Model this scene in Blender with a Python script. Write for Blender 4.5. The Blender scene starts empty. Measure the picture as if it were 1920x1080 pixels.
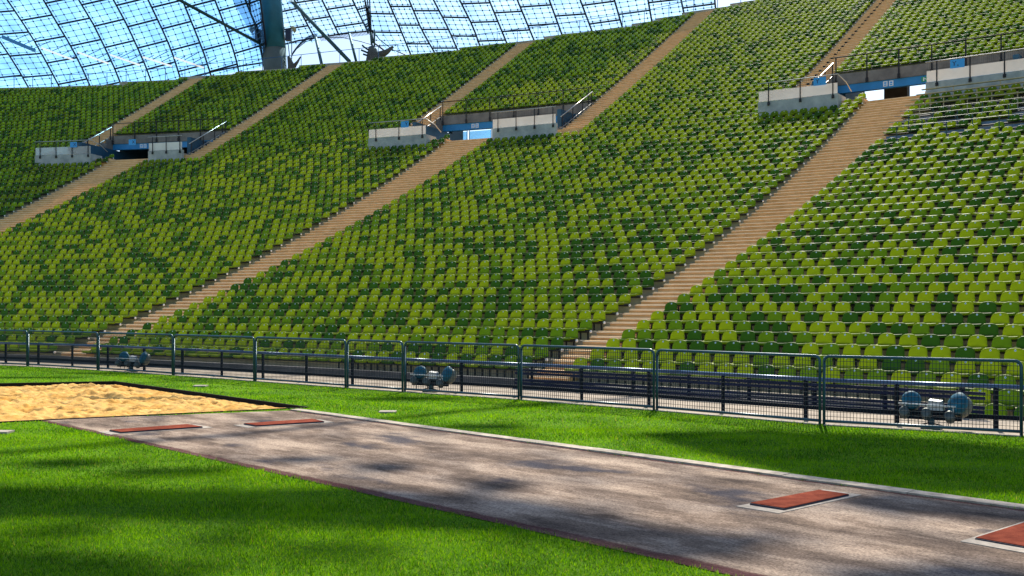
import bpy, bmesh, math, random
import numpy as np
from mathutils import Vector, Matrix, noise
R_ = math.radians
sc = bpy.context.scene
COL = sc.collection

# ------------------------------------------------------------------ camera, sky, sun, exposure
EYE = 1.95
F = 1919.6            # focal length in photograph pixels (1920 wide)
cd = bpy.data.cameras.new('camera'); cam = bpy.data.objects.new('camera', cd); COL.objects.link(cam)
cam.location = (0, 0, EYE); cam.rotation_euler = (R_(90), 0, 0)
cd.sensor_width = 36; cd.lens = F / 1920 * 36; cd.shift_y = 30 / 1920
cd.clip_start = .1; cd.clip_end = 3000
sc.camera = cam

SUN_EL, SUN_AZ = R_(43), R_(15)          # azimuth clockwise from +Y
SUN = Vector((math.sin(SUN_AZ) * math.cos(SUN_EL), math.cos(SUN_AZ) * math.cos(SUN_EL), math.sin(SUN_EL)))
w = bpy.data.worlds.new('World'); sc.world = w; w.use_nodes = True
nt = w.node_tree; bg = nt.nodes['Background']
sky = nt.nodes.new('ShaderNodeTexSky'); sky.sky_type = 'NISHITA'; sky.sun_disc = False
sky.sun_elevation = SUN_EL; sky.sun_rotation = SUN_AZ; sky.air_density = 1.0; sky.dust_density = .6; sky.ozone_density = 2.0
nt.links.new(sky.outputs[0], bg.inputs[0]); bg.inputs[1].default_value = .12
sl = bpy.data.lights.new('sun', 'SUN'); so = bpy.data.objects.new('sun', sl); COL.objects.link(so)
sl.energy = 5.0; sl.angle = R_(.5); sl.color = (1, .93, .80)
so.rotation_euler = (-SUN).to_track_quat('-Z', 'Y').to_euler(); so.location = (0, 0, 80)
sc.view_settings.view_transform = 'Standard'; sc.view_settings.look = 'None'
sc.view_settings.exposure = 0.6; sc.view_settings.gamma = 1.0
sc.cycles.transparent_max_bounces = 24
random.seed(7); RNG = np.random.default_rng(7)

# ------------------------------------------------------------------ helpers
def tag(o, label=None, cat=None, group=None, kind=None):
    for k, v in (('label', label), ('category', cat), ('group', group), ('kind', kind)):
        if v: o[k] = v
    return o
def empty(name, loc=(0, 0, 0), rz=0.0):
    o = bpy.data.objects.new(name, None); COL.objects.link(o)
    o.location = loc; o.rotation_euler = (0, 0, rz); o.empty_display_size = .2
    return o
class MB:
    """collects quads, boxes, tubes; build() links them as ONE mesh object"""
    def __init__(s): s.v = []; s.f = []; s.m = []; s.sm = []
    def face(s, pts, mi=0, smooth=False):
        b = len(s.v); s.v += [tuple(p) for p in pts]; s.f.append(tuple(range(b, b + len(pts)))); s.m.append(mi); s.sm.append(smooth)
    def mesh(s, vs, fs, mi=0, smooth=False):
        b = len(s.v); s.v += [tuple(p) for p in vs]
        for f in fs: s.f.append(tuple(b + i for i in f)); s.m.append(mi); s.sm.append(smooth)
    def hexa(s, c, mi=0):   # 8 corners: bottom ring then top ring
        s.mesh(c, [(3, 2, 1, 0), (4, 5, 6, 7), (0, 1, 5, 4), (1, 2, 6, 5), (2, 3, 7, 6), (3, 0, 4, 7)], mi)
    def box(s, c, d, mi=0, M=None):
        x, y, z = d[0] / 2, d[1] / 2, d[2] / 2
        cs = [(-x, -y, -z), (x, -y, -z), (x, y, -z), (-x, y, -z), (-x, -y, z), (x, -y, z), (x, y, z), (-x, y, z)]
        cs = [Vector(q) for q in cs]
        if M is not None: cs = [M @ q for q in cs]
        s.hexa([q + Vector(c) for q in cs], mi)
    def bar(s, a, b, wd, ht, up=(0, 0, 1), mi=0):
        a, b = Vector(a), Vector(b); d = (b - a).normalized(); u = Vector(up)
        r = d.cross(u).normalized() * wd / 2; t = r.cross(d).normalized() * ht / 2
        s.hexa([a - r - t, a + r - t, b + r - t, b - r - t, a - r + t, a + r + t, b + r + t, b - r + t], mi)
    def tube(s, pts, rad, n=8, mi=0, caps=True, smooth=True):
        pts = [Vector(p) for p in pts]; rs = rad if isinstance(rad, (list, tuple)) else [rad] * len(pts)
        b = len(s.v); pu = None
        for i, p in enumerate(pts):
            d = ((pts[min(i + 1, len(pts) - 1)] - pts[max(i - 1, 0)]))
            d = d.normalized() if d.length > 1e-9 else Vector((0, 0, 1))
            if pu is None:
                u = Vector((0, 0, 1)) if abs(d.z) < .9 else Vector((1, 0, 0))
            else: u = pu
            sx = d.cross(u).normalized(); pu = sx.cross(d).normalized()
            for k in range(n):
                a = 2 * math.pi * k / n
                s.v.append(tuple(p + (sx * math.cos(a) + pu * math.sin(a)) * rs[i]))
        for i in range(len(pts) - 1):
            for k in range(n):
                s.f.append((b + i * n + k, b + i * n + (k + 1) % n, b + (i + 1) * n + (k + 1) % n, b + (i + 1) * n + k)); s.m.append(mi); s.sm.append(smooth)
        if caps:
            s.f.append(tuple(b + k for k in range(n - 1, -1, -1))); s.m.append(mi); s.sm.append(False)
            e = b + (len(pts) - 1) * n
            s.f.append(tuple(e + k for k in range(n))); s.m.append(mi); s.sm.append(False)
    def lathe(s, prof, n=20, mi=0, M=None, smooth=True):   # prof: (r, z) list about local Z
        b = len(s.v)
        for r, z in prof:
            for k in range(n):
                a = 2 * math.pi * k / n; p = Vector((r * math.cos(a), r * math.sin(a), z))
                s.v.append(tuple(M @ p if M is not None else p))
        for i in range(len(prof) - 1):
            for k in range(n):
                s.f.append((b + i * n + k, b + i * n + (k + 1) % n, b + (i + 1) * n + (k + 1) % n, b + (i + 1) * n + k)); s.m.append(mi); s.sm.append(smooth)
    def build(s, name, mats, parent=None, origin=None):
        me = bpy.data.meshes.new(name)
        vs = s.v
        if origin is not None:
            ox, oy, oz = origin; vs = [(x - ox, y - oy, z - oz) for x, y, z in vs]
        me.from_pydata(vs, [], s.f)
        if not isinstance(mats, (list, tuple)): mats = [mats]
        for m in mats: me.materials.append(m)
        me.polygons.foreach_set('material_index', s.m); me.polygons.foreach_set('use_smooth', s.sm)
        me.update()
        o = bpy.data.objects.new(name, me); COL.objects.link(o)
        if origin is not None: o.location = origin
        if parent is not None: o.parent = parent
        return o

# ------------------------------------------------------------------ materials
def mat(name, col, rough=.6, metal=0.0, var=0.0, scale=6.0, col2=None, bump=0.0, bscale=60.0, transl=0.0, tcol=None, spec=.5, detail=5.0, coord='Object'):
    m = bpy.data.materials.new(name); m.use_nodes = True; t = m.node_tree; N = t.nodes; L = t.links
    p = N['Principled BSDF']; p.inputs['Roughness'].default_value = rough; p.inputs['Metallic'].default_value = metal
    p.inputs['Specular IOR Level'].default_value = spec
    c1 = (*col, 1); src = None
    tc = N.new('ShaderNodeTexCoord')
    if var > 0 or col2:
        no = N.new('ShaderNodeTexNoise'); no.inputs['Scale'].default_value = scale; no.inputs['Detail'].default_value = detail; no.inputs['Roughness'].default_value = .6
        L.new(tc.outputs[coord], no.inputs['Vector'])
        cr = N.new('ShaderNodeValToRGB'); L.new(no.outputs['Fac'], cr.inputs[0])
        if col2: a, b = col, col2
        else: a = tuple(max(0, x * (1 - var)) for x in col); b = tuple(x * (1 + var) for x in col)
        cr.color_ramp.elements[0].color = (*a, 1); cr.color_ramp.elements[1].color = (*b, 1)
        cr.color_ramp.elements[0].position = .33; cr.color_ramp.elements[1].position = .67
        src = cr.outputs[0]; L.new(src, p.inputs['Base Color'])
    else: p.inputs['Base Color'].default_value = c1
    if bump > 0:
        nb = N.new('ShaderNodeTexNoise'); nb.inputs['Scale'].default_value = bscale; nb.inputs['Detail'].default_value = 4
        L.new(tc.outputs[coord], nb.inputs['Vector'])
        bu = N.new('ShaderNodeBump'); bu.inputs['Strength'].default_value = bump; bu.inputs['Distance'].default_value = .02
        L.new(nb.outputs['Fac'], bu.inputs['Height']); L.new(bu.outputs[0], p.inputs['Normal'])
    if transl > 0:
        tr = N.new('ShaderNodeBsdfTranslucent'); mx = N.new('ShaderNodeMixShader'); mx.inputs[0].default_value = transl
        if tcol or src is None: tr.inputs[0].default_value = (*(tcol or col), 1)
        else: L.new(src, tr.inputs[0])
        L.new(p.outputs[0], mx.inputs[1]); L.new(tr.outputs[0], mx.inputs[2]); L.new(mx.outputs[0], N['Material Output'].inputs[0])
    return m
def acrylic(name, tint, opaque=.12, white=(.75, .88, 1)):
    m = bpy.data.materials.new(name); m.use_nodes = True; t = m.node_tree; N = t.nodes; L = t.links
    N.remove(N['Principled BSDF'])
    a = N.new('ShaderNodeBsdfTransparent'); b = N.new('ShaderNodeBsdfTranslucent'); mx = N.new('ShaderNodeMixShader')
    a.inputs[0].default_value = (*tint, 1); b.inputs[0].default_value = (*white, 1)
    no = N.new('ShaderNodeTexNoise'); no.inputs['Scale'].default_value = .5; no.inputs['Detail'].default_value = 6
    tc = N.new('ShaderNodeTexCoord'); L.new(tc.outputs['Object'], no.inputs['Vector'])
    mr = N.new('ShaderNodeMapRange'); mr.inputs['From Min'].default_value = .3; mr.inputs['From Max'].default_value = .7
    mr.inputs['To Min'].default_value = opaque * .5; mr.inputs['To Max'].default_value = opaque * 1.5
    L.new(no.outputs['Fac'], mr.inputs[0]); L.new(mr.outputs[0], mx.inputs[0])
    L.new(a.outputs[0], mx.inputs[1]); L.new(b.outputs[0], mx.inputs[2])
    g = N.new('ShaderNodeBsdfGlossy'); g.inputs['Roughness'].default_value = .15; m2 = N.new('ShaderNodeMixShader'); m2.inputs[0].default_value = .03
    L.new(mx.outputs[0], m2.inputs[1]); L.new(g.outputs[0], m2.inputs[2]); L.new(m2.outputs[0], N['Material Output'].inputs[0])
    return m
M = {}
M['lime'] = mat('lime_plastic', (.305, .385, .004), .5, var=.20, scale=2.3, transl=.52, tcol=(.52, .62, .002), spec=.25)
M['leaf'] = mat('mid_green_plastic', (.185, .290, .004), .5, var=.22, scale=2.3, transl=.50, tcol=(.32, .47, .002), spec=.25)
M['dark'] = mat('dark_green_plastic', (.072, .165, .007), .5, var=.25, scale=2.3, transl=.50, tcol=(.125, .28, .005), spec=.25)
M['disc'] = mat('number_disc', (.75, .82, .80), .5)
M['concrete'] = mat('terrace_concrete', (.42, .36, .27), .9, var=.25, scale=1.5, bump=.3, bscale=30)
M['stair'] = mat('stair_concrete', (.64, .37, .15), .9, col2=(.84, .53, .25), scale=2.2, bump=.3, bscale=25)
M['nosing'] = mat('sunlit_step_edge', (.80, .58, .32), .9, col2=(.90, .72, .48), scale=3, bump=.2, bscale=25)  # lighter than the steps: sunlight on their edges painted in
M['shadewall'] = mat('foot_wall_in_shade', (.018, .020, .032), .8, var=.3, scale=2)  # shade on the foot wall put into a dark colour
M['parapet'] = mat('parapet_concrete', (.30, .32, .31), .9, col2=(.50, .51, .48), scale=1.6, bump=.3, bscale=20, detail=9)
M['beam'] = mat('beam_concrete', (.13, .12, .11), .9, col2=(.26, .24, .21), scale=1.2, bump=.3, bscale=20, detail=9)
M['blue_beam'] = mat('blue_paint', (.015, .22, .50), .5, var=.12, scale=1.2)
M['blue_wall'] = mat('dark_blue_paint', (.01, .07, .13), .6, var=.2, scale=1.0)
M['sign'] = mat('sign_blue', (.03, .33, .75), .4)
M['ink'] = mat('sign_ink', (.01, .015, .03), .5)
M['white'] = mat('white_paint', (.82, .82, .80), .5)
M['green_sign'] = mat('exit_green', (.02, .30, .12), .5)
M['frost'] = mat('frosted_panel', (.52, .50, .48), .5, col2=(.72, .69, .66), scale=.8, transl=.42, tcol=(.80, .78, .76), detail=8)
M['rail'] = mat('dark_rail', (.03, .03, .034), .6, spec=.2)
M['steel'] = mat('bright_handrail', (.62, .58, .52), .3, metal=.7)
M['zinc'] = mat('galvanised_steel', (.46, .46, .44), .45, metal=.5, var=.15, scale=12)
M['fence'] = mat('blue_green_fence_paint', (.018, .075, .105), .35, metal=.25, var=.25, scale=5)
M['wire'] = mat('fence_wire', (.010, .026, .038), .6, spec=.2)
M['lowrail'] = mat('blue_rail_paint', (.05, .11, .24), .35, metal=.3, var=.2, scale=3)
M['slat'] = mat('navy_shade_slat', (.012, .017, .055), .6, spec=.2, var=.5, scale=1.5)  # for the added slats that stand in for shade
M['post'] = mat('dark_post_paint', (.008, .011, .02), .7, spec=.1)
M['paving'] = mat('pale_paving', (.24, .19, .14), .9, col2=(.42, .34, .25), scale=1.4, bump=.3, bscale=40, detail=8)
M['moat'] = mat('front_wall_concrete', (.07, .07, .072), .9, col2=(.14, .135, .13), scale=1.3, bump=.3, bscale=20)
M['joint'] = mat('roof_joint_profile', (.004, .008, .03), .5)
M['net'] = mat('roof_cable_net', (.012, .09, .22), .5)
M['acryl_l'] = acrylic('blue_acrylic', (.32, .68, 1.0), .36, (.34, .68, 1))
M['acryl_r'] = acrylic('clear_acrylic', (.55, .82, 1.0), .25, (.62, .85, 1))
M['acryl_shade'] = acrylic('shade_panel_acrylic', (.06, .08, .10), .2, (.10, .11, .12))  # dark acrylic of the added overhead shade panels
M['mast'] = mat('mast_teal_paint', (.02, .16, .24), .5, var=.25, scale=.5)
M['mast_c'] = mat('mast_lower_grey', (.085, .105, .10), .8, col2=(.13, .145, .135), scale=.9, bump=.2, bscale=8)
M['cable'] = mat('green_cable', (.012, .06, .06), .5)
M['cast'] = mat('cast_steel', (.085, .075, .06), .7, var=.2, scale=2)
M['tube_w'] = mat('white_light_housing', (.85, .85, .83), .4)
M['tube_b'] = mat('blue_light_housing', (.05, .28, .60), .4)
M['board'] = mat('red_tartan', (.16, .027, .014), 1, col2=(.29, .064, .032), scale=7, bump=.5, bscale=160, detail=10, spec=.08)
M['dark_metal'] = mat('dark_edge_metal', (.012, .02, .05), .4, metal=.3)
M['slab'] = mat('pale_slab', (.28, .235, .19), .9, col2=(.46, .40, .33), scale=8, bump=.3, bscale=80)
M['kerb'] = mat('kerb_concrete', (.26, .215, .165), .9, col2=(.54, .46, .36), scale=7, bump=.3, bscale=60, detail=9)
M['rubber'] = mat('black_rubber', (.012, .011, .012), .9, spec=.1)
M['dome'] = mat('blue_lamp_housing', (.014, .13, .20), .6, var=.3, scale=9, spec=.25)
M['dome_b'] = mat('dusty_lamp_housing', (.16, .17, .13), .5, var=.3, scale=6)
M['lampgrey'] = mat('lamp_socket_grey', (.12, .14, .13), .45, metal=.4, var=.25, scale=20)
M['seatblue'] = mat('desk_blue_grey', (.09, .15, .24), .5, var=.2, scale=3)
M['deskwood'] = mat('desk_rail_buff', (.46, .38, .22), .6, var=.2, scale=3)
M['column'] = mat('brown_column', (.10, .075, .06), .8, var=.2, scale=2)
M['gatepanel'] = mat('pale_blue_gate_panel', (.38, .62, .78), .4, transl=.4)

e_ = M['tube_w'].node_tree.nodes['Principled BSDF']; e_.inputs['Emission Color'].default_value = (1, .97, .92, 1); e_.inputs['Emission Strength'].default_value = .4
# ------------------------------------------------------------------ the bowl's geometry (metres; camera stands at the origin)
CX, CY, R0, W = -63.157, -61.447, 109.832, .8
def zz(n):
    m = n / 40.0
    return .227 + 9.302 * m + 4.525 * m * m - .8805 * m ** 3      # seat pan level of row n
SEAT_H = .34
def tread(n): return zz(n) - SEAT_H
def rr(n): return R0 + W * n
def P(phi, r, z): return Vector((CX + r * math.sin(phi), CY + r * math.cos(phi), z))
def pix(x, y, Y):      # a photograph pixel at depth Y
    return Vector(((x - 960) / F * Y, Y, EYE + (570 - y) / F * Y))
def gnd(x, y, z=0.0):
    Y = F * (EYE - z) / (y - 570); return Vector(((x - 960) / F * Y, Y, z))
AIS = [(.0545, 1.65), (.2420, 1.65), (.4325, 1.65), (.6180, 1.25), (.806, 1.3)]   # left edge angle, width at row 0 of the broad stairways
UL = [-.06, .2037, .3965, .5820, .768]                     # left stairs of the upper block (left edge)
UR = [.0, .2860, .4880, .6700, .860]                     # right stairs of the upper block (left edge)
UW = 1.75
def aw(k, n): return (AIS[k][1] + .045 * n) / rr(n)
def nmax(phi): return int(np.interp(phi, [.09, .156, .217, .28, .343, .395, .462, .49, .55, .66], [62, 62.6, 64.6, 66.3, 67.6, 68.6, 69.9, 72.5, 74, 75]))
PH0, PH1 = -.03, .835
NB, NE = 37.6, 45.6                                         # front of the galleries, front of the upper beams
ZG = 12.62                                                  # gallery floor
def pit_rng(k): return UL[k] + UW / rr(42), UR[k]            # between the two upper stairs
def zbase(phi): return float(np.interp(phi, [.40, .62, .70, .76], [-.10, -.24, -.45, -.75]))

# ------------------------------------------------------------------ ground
def poly_obj(name, loops, m, z=0.0):
    bm = bmesh.new(); es = []
    for lp in loops:
        vs = [bm.verts.new((p[0], p[1], z)) for p in lp]
        es += [bm.edges.new((vs[i], vs[(i + 1) % len(vs)])) for i in range(len(vs))]
    bmesh.ops.triangle_fill(bm, use_beauty=True, use_dissolve=False, edges=es)
    for f in bm.faces:
        f.normal_update()
        if f.normal.z < 0: f.normal_flip()
    me = bpy.data.meshes.new(name); bm.to_mesh(me); bm.free(); me.materials.append(m)
    o = bpy.data.objects.new(name, me); COL.objects.link(o); return o
mb = MB(); mb.face([(-900, -900, -1.6), (900, -900, -1.6), (900, 900, -1.6), (-900, 900, -1.6)])
tag(mb.build('ground', mat('park_ground', (.07, .09, .04), 1, col2=(.13, .12, .08), scale=.05)), kind='structure')

# fence line on the ground, measured post by post
FP = [gnd(x, y) for x, y in [(52, 687), (184, 694.5), (325, 704), (478, 715), (650, 727.5), (757, 735), (975, 750), (1229, 770), (1541, 797), (1920, 818.5)]]
def radial(p): return Vector((p.x - CX, p.y - CY, 0)).normalized()
def ext(p, s):                                             # next post along the circle, 3.1 m on
    d = radial(p); t = Vector((d.y, -d.x, 0)); q = p + t * 3.1 * s - d * .046
    q.z = 0; return q
for _ in range(4): FP.insert(0, ext(FP[0], -1))
for _ in range(3): FP.append(ext(FP[-1], 1))
# lawn mesh: a fan inside the fence, with the pit cut out
PIT = [gnd(215, 716), gnd(578, 765), None, None]
near_dir = (gnd(67, 789.5) - gnd(578, 765)).normalized()
PIT[2] = PIT[1] + near_dir * 8.6; back_dir = (gnd(0, 720) - gnd(215, 716)).normalized(); PIT[3] = PIT[0] + back_dir * 6.5
lawn_m = bpy.data.materials.new('lawn_soil_and_grass'); lawn_m.use_nodes = True
def lawn_nodes(m):
    t = m.node_tree; N = t.nodes; L = t.links; p = N['Principled BSDF']; p.inputs['Roughness'].default_value = 1; p.inputs['Specular IOR Level'].default_value = .1
    tc = N.new('ShaderNodeTexCoord')
    def noi(s, d, sx=1, sy=1):
        mp = N.new('ShaderNodeMapping'); mp.inputs['Scale'].default_value = (sx, sy, 1); L.new(tc.outputs['Object'], mp.inputs[0])
        n = N.new('ShaderNodeTexNoise'); n.inputs['Scale'].default_value = s; n.inputs['Detail'].default_value = d; n.inputs['Roughness'].default_value = .65
        L.new(mp.outputs[0], n.inputs['Vector']); return n.outputs['Fac']
    a = noi(.55, 5); b = noi(38, 6)
    mx = N.new('ShaderNodeMath'); mx.operation = 'MULTIPLY_ADD'; L.new(a, mx.inputs[0]); mx.inputs[1].default_value = .55
    m2 = N.new('ShaderNodeMath'); m2.operation = 'MULTIPLY'; L.new(b, m2.inputs[0]); m2.inputs[1].default_value = .45; L.new(m2.outputs[0], mx.inputs[2])
    cr = N.new('ShaderNodeValToRGB'); L.new(mx.outputs[0], cr.inputs[0]); e = cr.color_ramp.elements
    e[0].position = .36; e[0].color = (.035, .125, .003, 1); e[1].position = .64; e[1].color = (.15, .30, .006, 1)
    L.new(cr.outputs[0], p.inputs['Base Color'])
    bu = N.new('ShaderNodeBump'); bu.inputs['Strength'].default_value = .9; bu.inputs['Distance'].default_value = .03
    L.new(b, bu.inputs['Height']); L.new(bu.outputs[0], p.inputs['Normal'])
lawn_nodes(lawn_m)
edge = [p + radial(p) * .10 for p in FP]
outer = [(-45, -30), (45, -30)] + [(45, 5)] + [(p.x, p.y) for p in reversed(edge)] + [(-45, edge[0].y + 14)]
o = poly_obj('lawn', [outer, [(p.x, p.y) for p in PIT]], lawn_m, 0); tag(o, kind='structure')
# paving behind the fence: a level strip, then the walk falls to the foot of the stand
mb = MB(); NS = 90
for i in range(NS):
    a, b = (PH0 + .30 + (PH1 + .1 - PH0 - .30) * k / NS for k in (i, i + 1))
    rows = []
    for ph in (a, b):
        rows.append([P(ph, 103.0, -.02), P(ph, 106.6, -.03), P(ph, 107.6, zbase(ph) * .9 - .04), P(ph, 110.6, zbase(ph) - .05)])
    for j in range(3): mb.face([rows[0][j], rows[1][j], rows[1][j + 1], rows[0][j + 1]][::-1], 0)
tag(mb.build('pavement', M['paving']), kind='structure')

# runway with its worn surface
rw = [gnd(545, 770), gnd(1920, 957), gnd(1370, 1080), gnd(70, 788.5)]
d1 = (rw[1] - rw[0]).normalized(); d2 = (rw[2] - rw[3]).normalized()
RWQ = [rw[0], rw[0] + d1 * 26, rw[3] + d2 * 26.5, rw[3]]
rm = bpy.data.materials.new('worn_runway'); rm.use_nodes = True
def runway_nodes(m):
    t = m.node_tree; N = t.nodes; L = t.links; p = N['Principled BSDF']; p.inputs['Roughness'].default_value = 1; p.inputs['Specular IOR Level'].default_value = .1
    tc = N.new('ShaderNodeTexCoord')
    ang = math.atan2(d1.y, d1.x)
    mp = N.new('ShaderNodeMapping'); mp.vector_type = 'POINT'; mp.inputs['Rotation'].default_value = (0, 0, -ang); L.new(tc.outputs['Object'], mp.inputs[0])
    def noi(s, d, sc=(1, 1, 1), off=(0, 0, 0), r=.6):
        q = N.new('ShaderNodeMapping'); q.inputs['Scale'].default_value = sc; q.inputs['Location'].default_value = off; L.new(mp.outputs[0], q.inputs[0])
        n = N.new('ShaderNodeTexNoise'); n.inputs['Scale'].default_value = s; n.inputs['Detail'].default_value = d; n.inputs['Roughness'].default_value = r
        L.new(q.outputs[0], n.inputs['Vector']); return n.outputs['Fac']
    def ramp(src, stops):
        c = N.new('ShaderNodeValToRGB'); L.new(src, c.inputs[0]); e = c.color_ramp.elements
        e[0].position, e[0].color = stops[0][0], (*stops[0][1], 1); e[1].position, e[1].color = stops[-1][0], (*stops[-1][1], 1)
        for s_, c_ in stops[1:-1]:
            k = e.new(s_); k.color = (*c_, 1)
        return c.outputs[0]
    def mix(f, a, b, mode='MIX'):
        k = N.new('ShaderNodeMix'); k.data_type = 'RGBA'; k.blend_type = mode
        if isinstance(f, float): k.inputs[0].default_value = f
        else: L.new(f, k.inputs[0])
        for i, s_ in ((6, a), (7, b)):
            if isinstance(s_, tuple): k.inputs[i].default_value = (*s_, 1)
            else: L.new(s_, k.inputs[i])
        return k.outputs[2]
    base = ramp(noi(1.5, 10, (.5, 1, 1), r=.7), [(.33, (.09, .066, .054)), (.50, (.25, .185, .142)), (.64, (.48, .38, .30))])
    grit = ramp(noi(42, 8, r=.85), [(.36, (.25, .23, .22)), (.5, (.85, .83, .82)), (.66, (1.5, 1.45, 1.4))])
    c = base
    dust = ramp(noi(.8, 9, (.4, 1.5, 1), (3, 1, 0), .68), [(.49, (0, 0, 0)), (.62, (.85, .85, .85))])
    c = mix(dust, c, (.55, .43, .33))
    shade_mask = ramp(noi(.9, 4, (.7, 1.1, 1), (11, 4, 2)), [(.57, (0, 0, 0)), (.68, (.8, .8, .8))])
    c = mix(shade_mask, c, (.038, .045, .072))  # bluish patches are shade painted into the runway colour
    # red fringe of the old surface along both edges
    sp = N.new('ShaderNodeSeparateXYZ'); L.new(mp.outputs[0], sp.inputs[0])
    ca, sa = math.cos(-ang), math.sin(-ang)
    vy = lambda q: sa * q.x + ca * q.y
    for q, sgn in ((RWQ[3], 1), (RWQ[0], -1)):
        s = N.new('ShaderNodeMath'); s.operation = 'MULTIPLY_ADD'; L.new(sp.outputs[1], s.inputs[0]); s.inputs[1].default_value = sgn; s.inputs[2].default_value = -sgn * vy(q)
        n = noi(3.5, 6, r=.75)
        k = N.new('ShaderNodeMath'); k.operation = 'MULTIPLY_ADD'; L.new(n, k.inputs[0]); k.inputs[1].default_value = -.16; L.new(s.outputs[0], k.inputs[2])
        f = ramp(k.outputs[0], [(0.0, (.8, .8, .8)), (.05 if sgn > 0 else .0101, (0, 0, 0))])
        c = mix(f, c, (.085, .020, .026))
    c = mix(1.0, c, grit, 'MULTIPLY')
    L.new(c, p.inputs['Base Color'])
    bu = N.new('ShaderNodeBump'); bu.inputs['Strength'].default_value = .8; bu.inputs['Distance'].default_value = .01
    L.new(noi(110, 5, r=.75), bu.inputs['Height']); L.new(bu.outputs[0], p.inputs['Normal'])
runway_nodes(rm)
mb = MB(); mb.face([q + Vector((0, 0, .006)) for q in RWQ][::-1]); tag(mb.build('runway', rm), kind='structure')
# pale kerb along its far edge
nrm = Vector((-d1.y, d1.x, 0)) * 1.0
if nrm.dot(rw[0] - rw[3]) < 0: nrm = -nrm
mb = MB()
segs = 18
for i in range(segs):
    a = rw[0] + d1 * (26 * i / segs) + nrm * (.09 + random.uniform(-.008, .008)); b = rw[0] + d1 * (26 * (i + 1) / segs - .012) + nrm * .09
    wd = .20 + random.uniform(-.012, .012)
    mb.bar(a + Vector((0, 0, .008)), b + Vector((0, 0, .008)), wd, .036 + random.uniform(-.006, .004))
o = mb.build('runway_kerb', M['kerb']); tag(o, 'pale worn concrete kerb along the far edge of the runway', 'kerb')

# sand pit
def quad_pt(q, u, v): return q[0] * (1 - u) * (1 - v) + q[1] * u * (1 - v) + q[2] * u * v + q[3] * (1 - u) * v
nu, nv = 230, 200; vs = []; fs = []
for j in range(nv + 1):
    for i in range(nu + 1):
        u, v = i / nu, j / nv; p = quad_pt(PIT, u, v)
        h = noise.fractal(Vector((p.x * .8, p.y * .8, 0)), 1.0, 2.0, 4) * .060 + (abs(noise.fractal(Vector((p.x * 1.9, p.y * 1.9, 3)), .8, 2.1, 4)) - .25) * .085
        h += .03 * noise.fractal(Vector((p.x * 7, p.y * 7, 8)), .8, 2.0, 3) - .085 * max(0, noise.noise(Vector((p.x * 4.2, p.y * 4.2, 9))) - .12) * 2.2 + .012 * noise.noise(Vector((p.x * 14, p.y * 14, 5)))
        e = min(u, 1 - u, v, 1 - v); h = h * min(1, e * 14 + .15)
        vs.append((p.x, p.y, h - .060 + .05 * min(1, e * 6)))
for j in range(nv):
    for i in range(nu):
        a = j * (nu + 1) + i; fs.append((a, a + nu + 1, a + nu + 2, a + 1))
sm = mat('pit_sand', (.58, .29, .06), 1, col2=(.77, .49, .17), scale=1.6, bump=.5, bscale=45, detail=9, spec=.1)
mb = MB(); mb.mesh(vs, fs, 0, True); tag(mb.build('sand', sm), kind='stuff')
root = empty('sand_pit_edging', tuple(PIT[1])); tag(root, 'black rubber edging boards around the long jump sand pit', 'pit edging')
for a, b in ((PIT[0], PIT[1]), (PIT[1], PIT[2]), (PIT[3], PIT[0])):
    mb = MB(); mb.bar(a + Vector((0, 0, -.05)), b + Vector((0, 0, -.05)), .045, .14)
    q = mb.build('edging_board', M['rubber'], root); q.matrix_parent_inverse = Matrix.Translation(-PIT[1])

# take-off boards
def board(c4, label, h=.02):
    c = sum(c4, Vector()) / 4
    root = empty('takeoff_board', tuple(c)); tag(root, label, 'takeoff board', 'takeoff boards in the runway')
    inv_ = Matrix.Translation(-c)
    mb = MB(); out = [c + (q - c) + (q - c).normalized() * .16 for q in c4]
    mb.hexa([q + Vector((0, 0, .002)) for q in out] + [q + Vector((0, 0, .012)) for q in out]); q = mb.build('surround_slab', M['slab'], root); q.matrix_parent_inverse = inv_
    mb = MB(); mb.hexa([q + Vector((0, 0, .013)) for q in c4] + [q + Vector((0, 0, h)) for q in c4]); q = mb.build('metal_tray', M['dark_metal'], root); q.matrix_parent_inverse = inv_
    mb = MB(); ins = [c + (q - c) * .985 for q in c4]
    mb.hexa([q + Vector((0, 0, h - .01)) for q in ins] + [q + Vector((0, 0, h + .006)) for q in ins]); q = mb.build('tartan_top', M['board'], root); q.matrix_parent_inverse = inv_
def quadpx(*px): return [gnd(x, y) for x, y in px]
q = quadpx((1406, 949), (1470, 959), (1592, 932), (1536, 924)); board(q, 'red topped takeoff board lying alone in the near half of the runway', .028)
a, b, d_ = gnd(1828, 1014), gnd(1920, 1030), gnd(1920, 985)
e = (d_ - a).normalized(); n_ = Vector((e.y, -e.x, 0)); n_ = n_ if n_.y < 0 else -n_
board([a, a + n_ * .42, a + n_ * .42 + e * 1.3, a + e * 1.3], 'red takeoff board cut off by the right edge of the photo', .022)
board(quadpx((205, 810), (226, 814), (380, 803.5), (352, 799)), 'red takeoff board near the grass edge, leftmost of the far pair', .03)
board(quadpx((457, 797.5), (480, 801.5), (608, 793.5), (586, 789)), 'red takeoff board beside the pale kerb, right one of the far pair', .03)
# small covers in the lawn
for (x, y), lab in zip(((727, 774), (376, 725), (2, 812)), ('small pale lid sunk in the grass between runway and fence', 'small pale lid in the grass behind the sand pit corner', 'small pale lid in the grass at the left edge below the sand')):
    c = gnd(x, y); mb = MB(); mb.box((c.x, c.y, .018), (.30, .24, .03)); o = mb.build('sprinkler_lid', M['slab']); tag(o, lab, 'lid', 'small lids in the grass')

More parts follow.
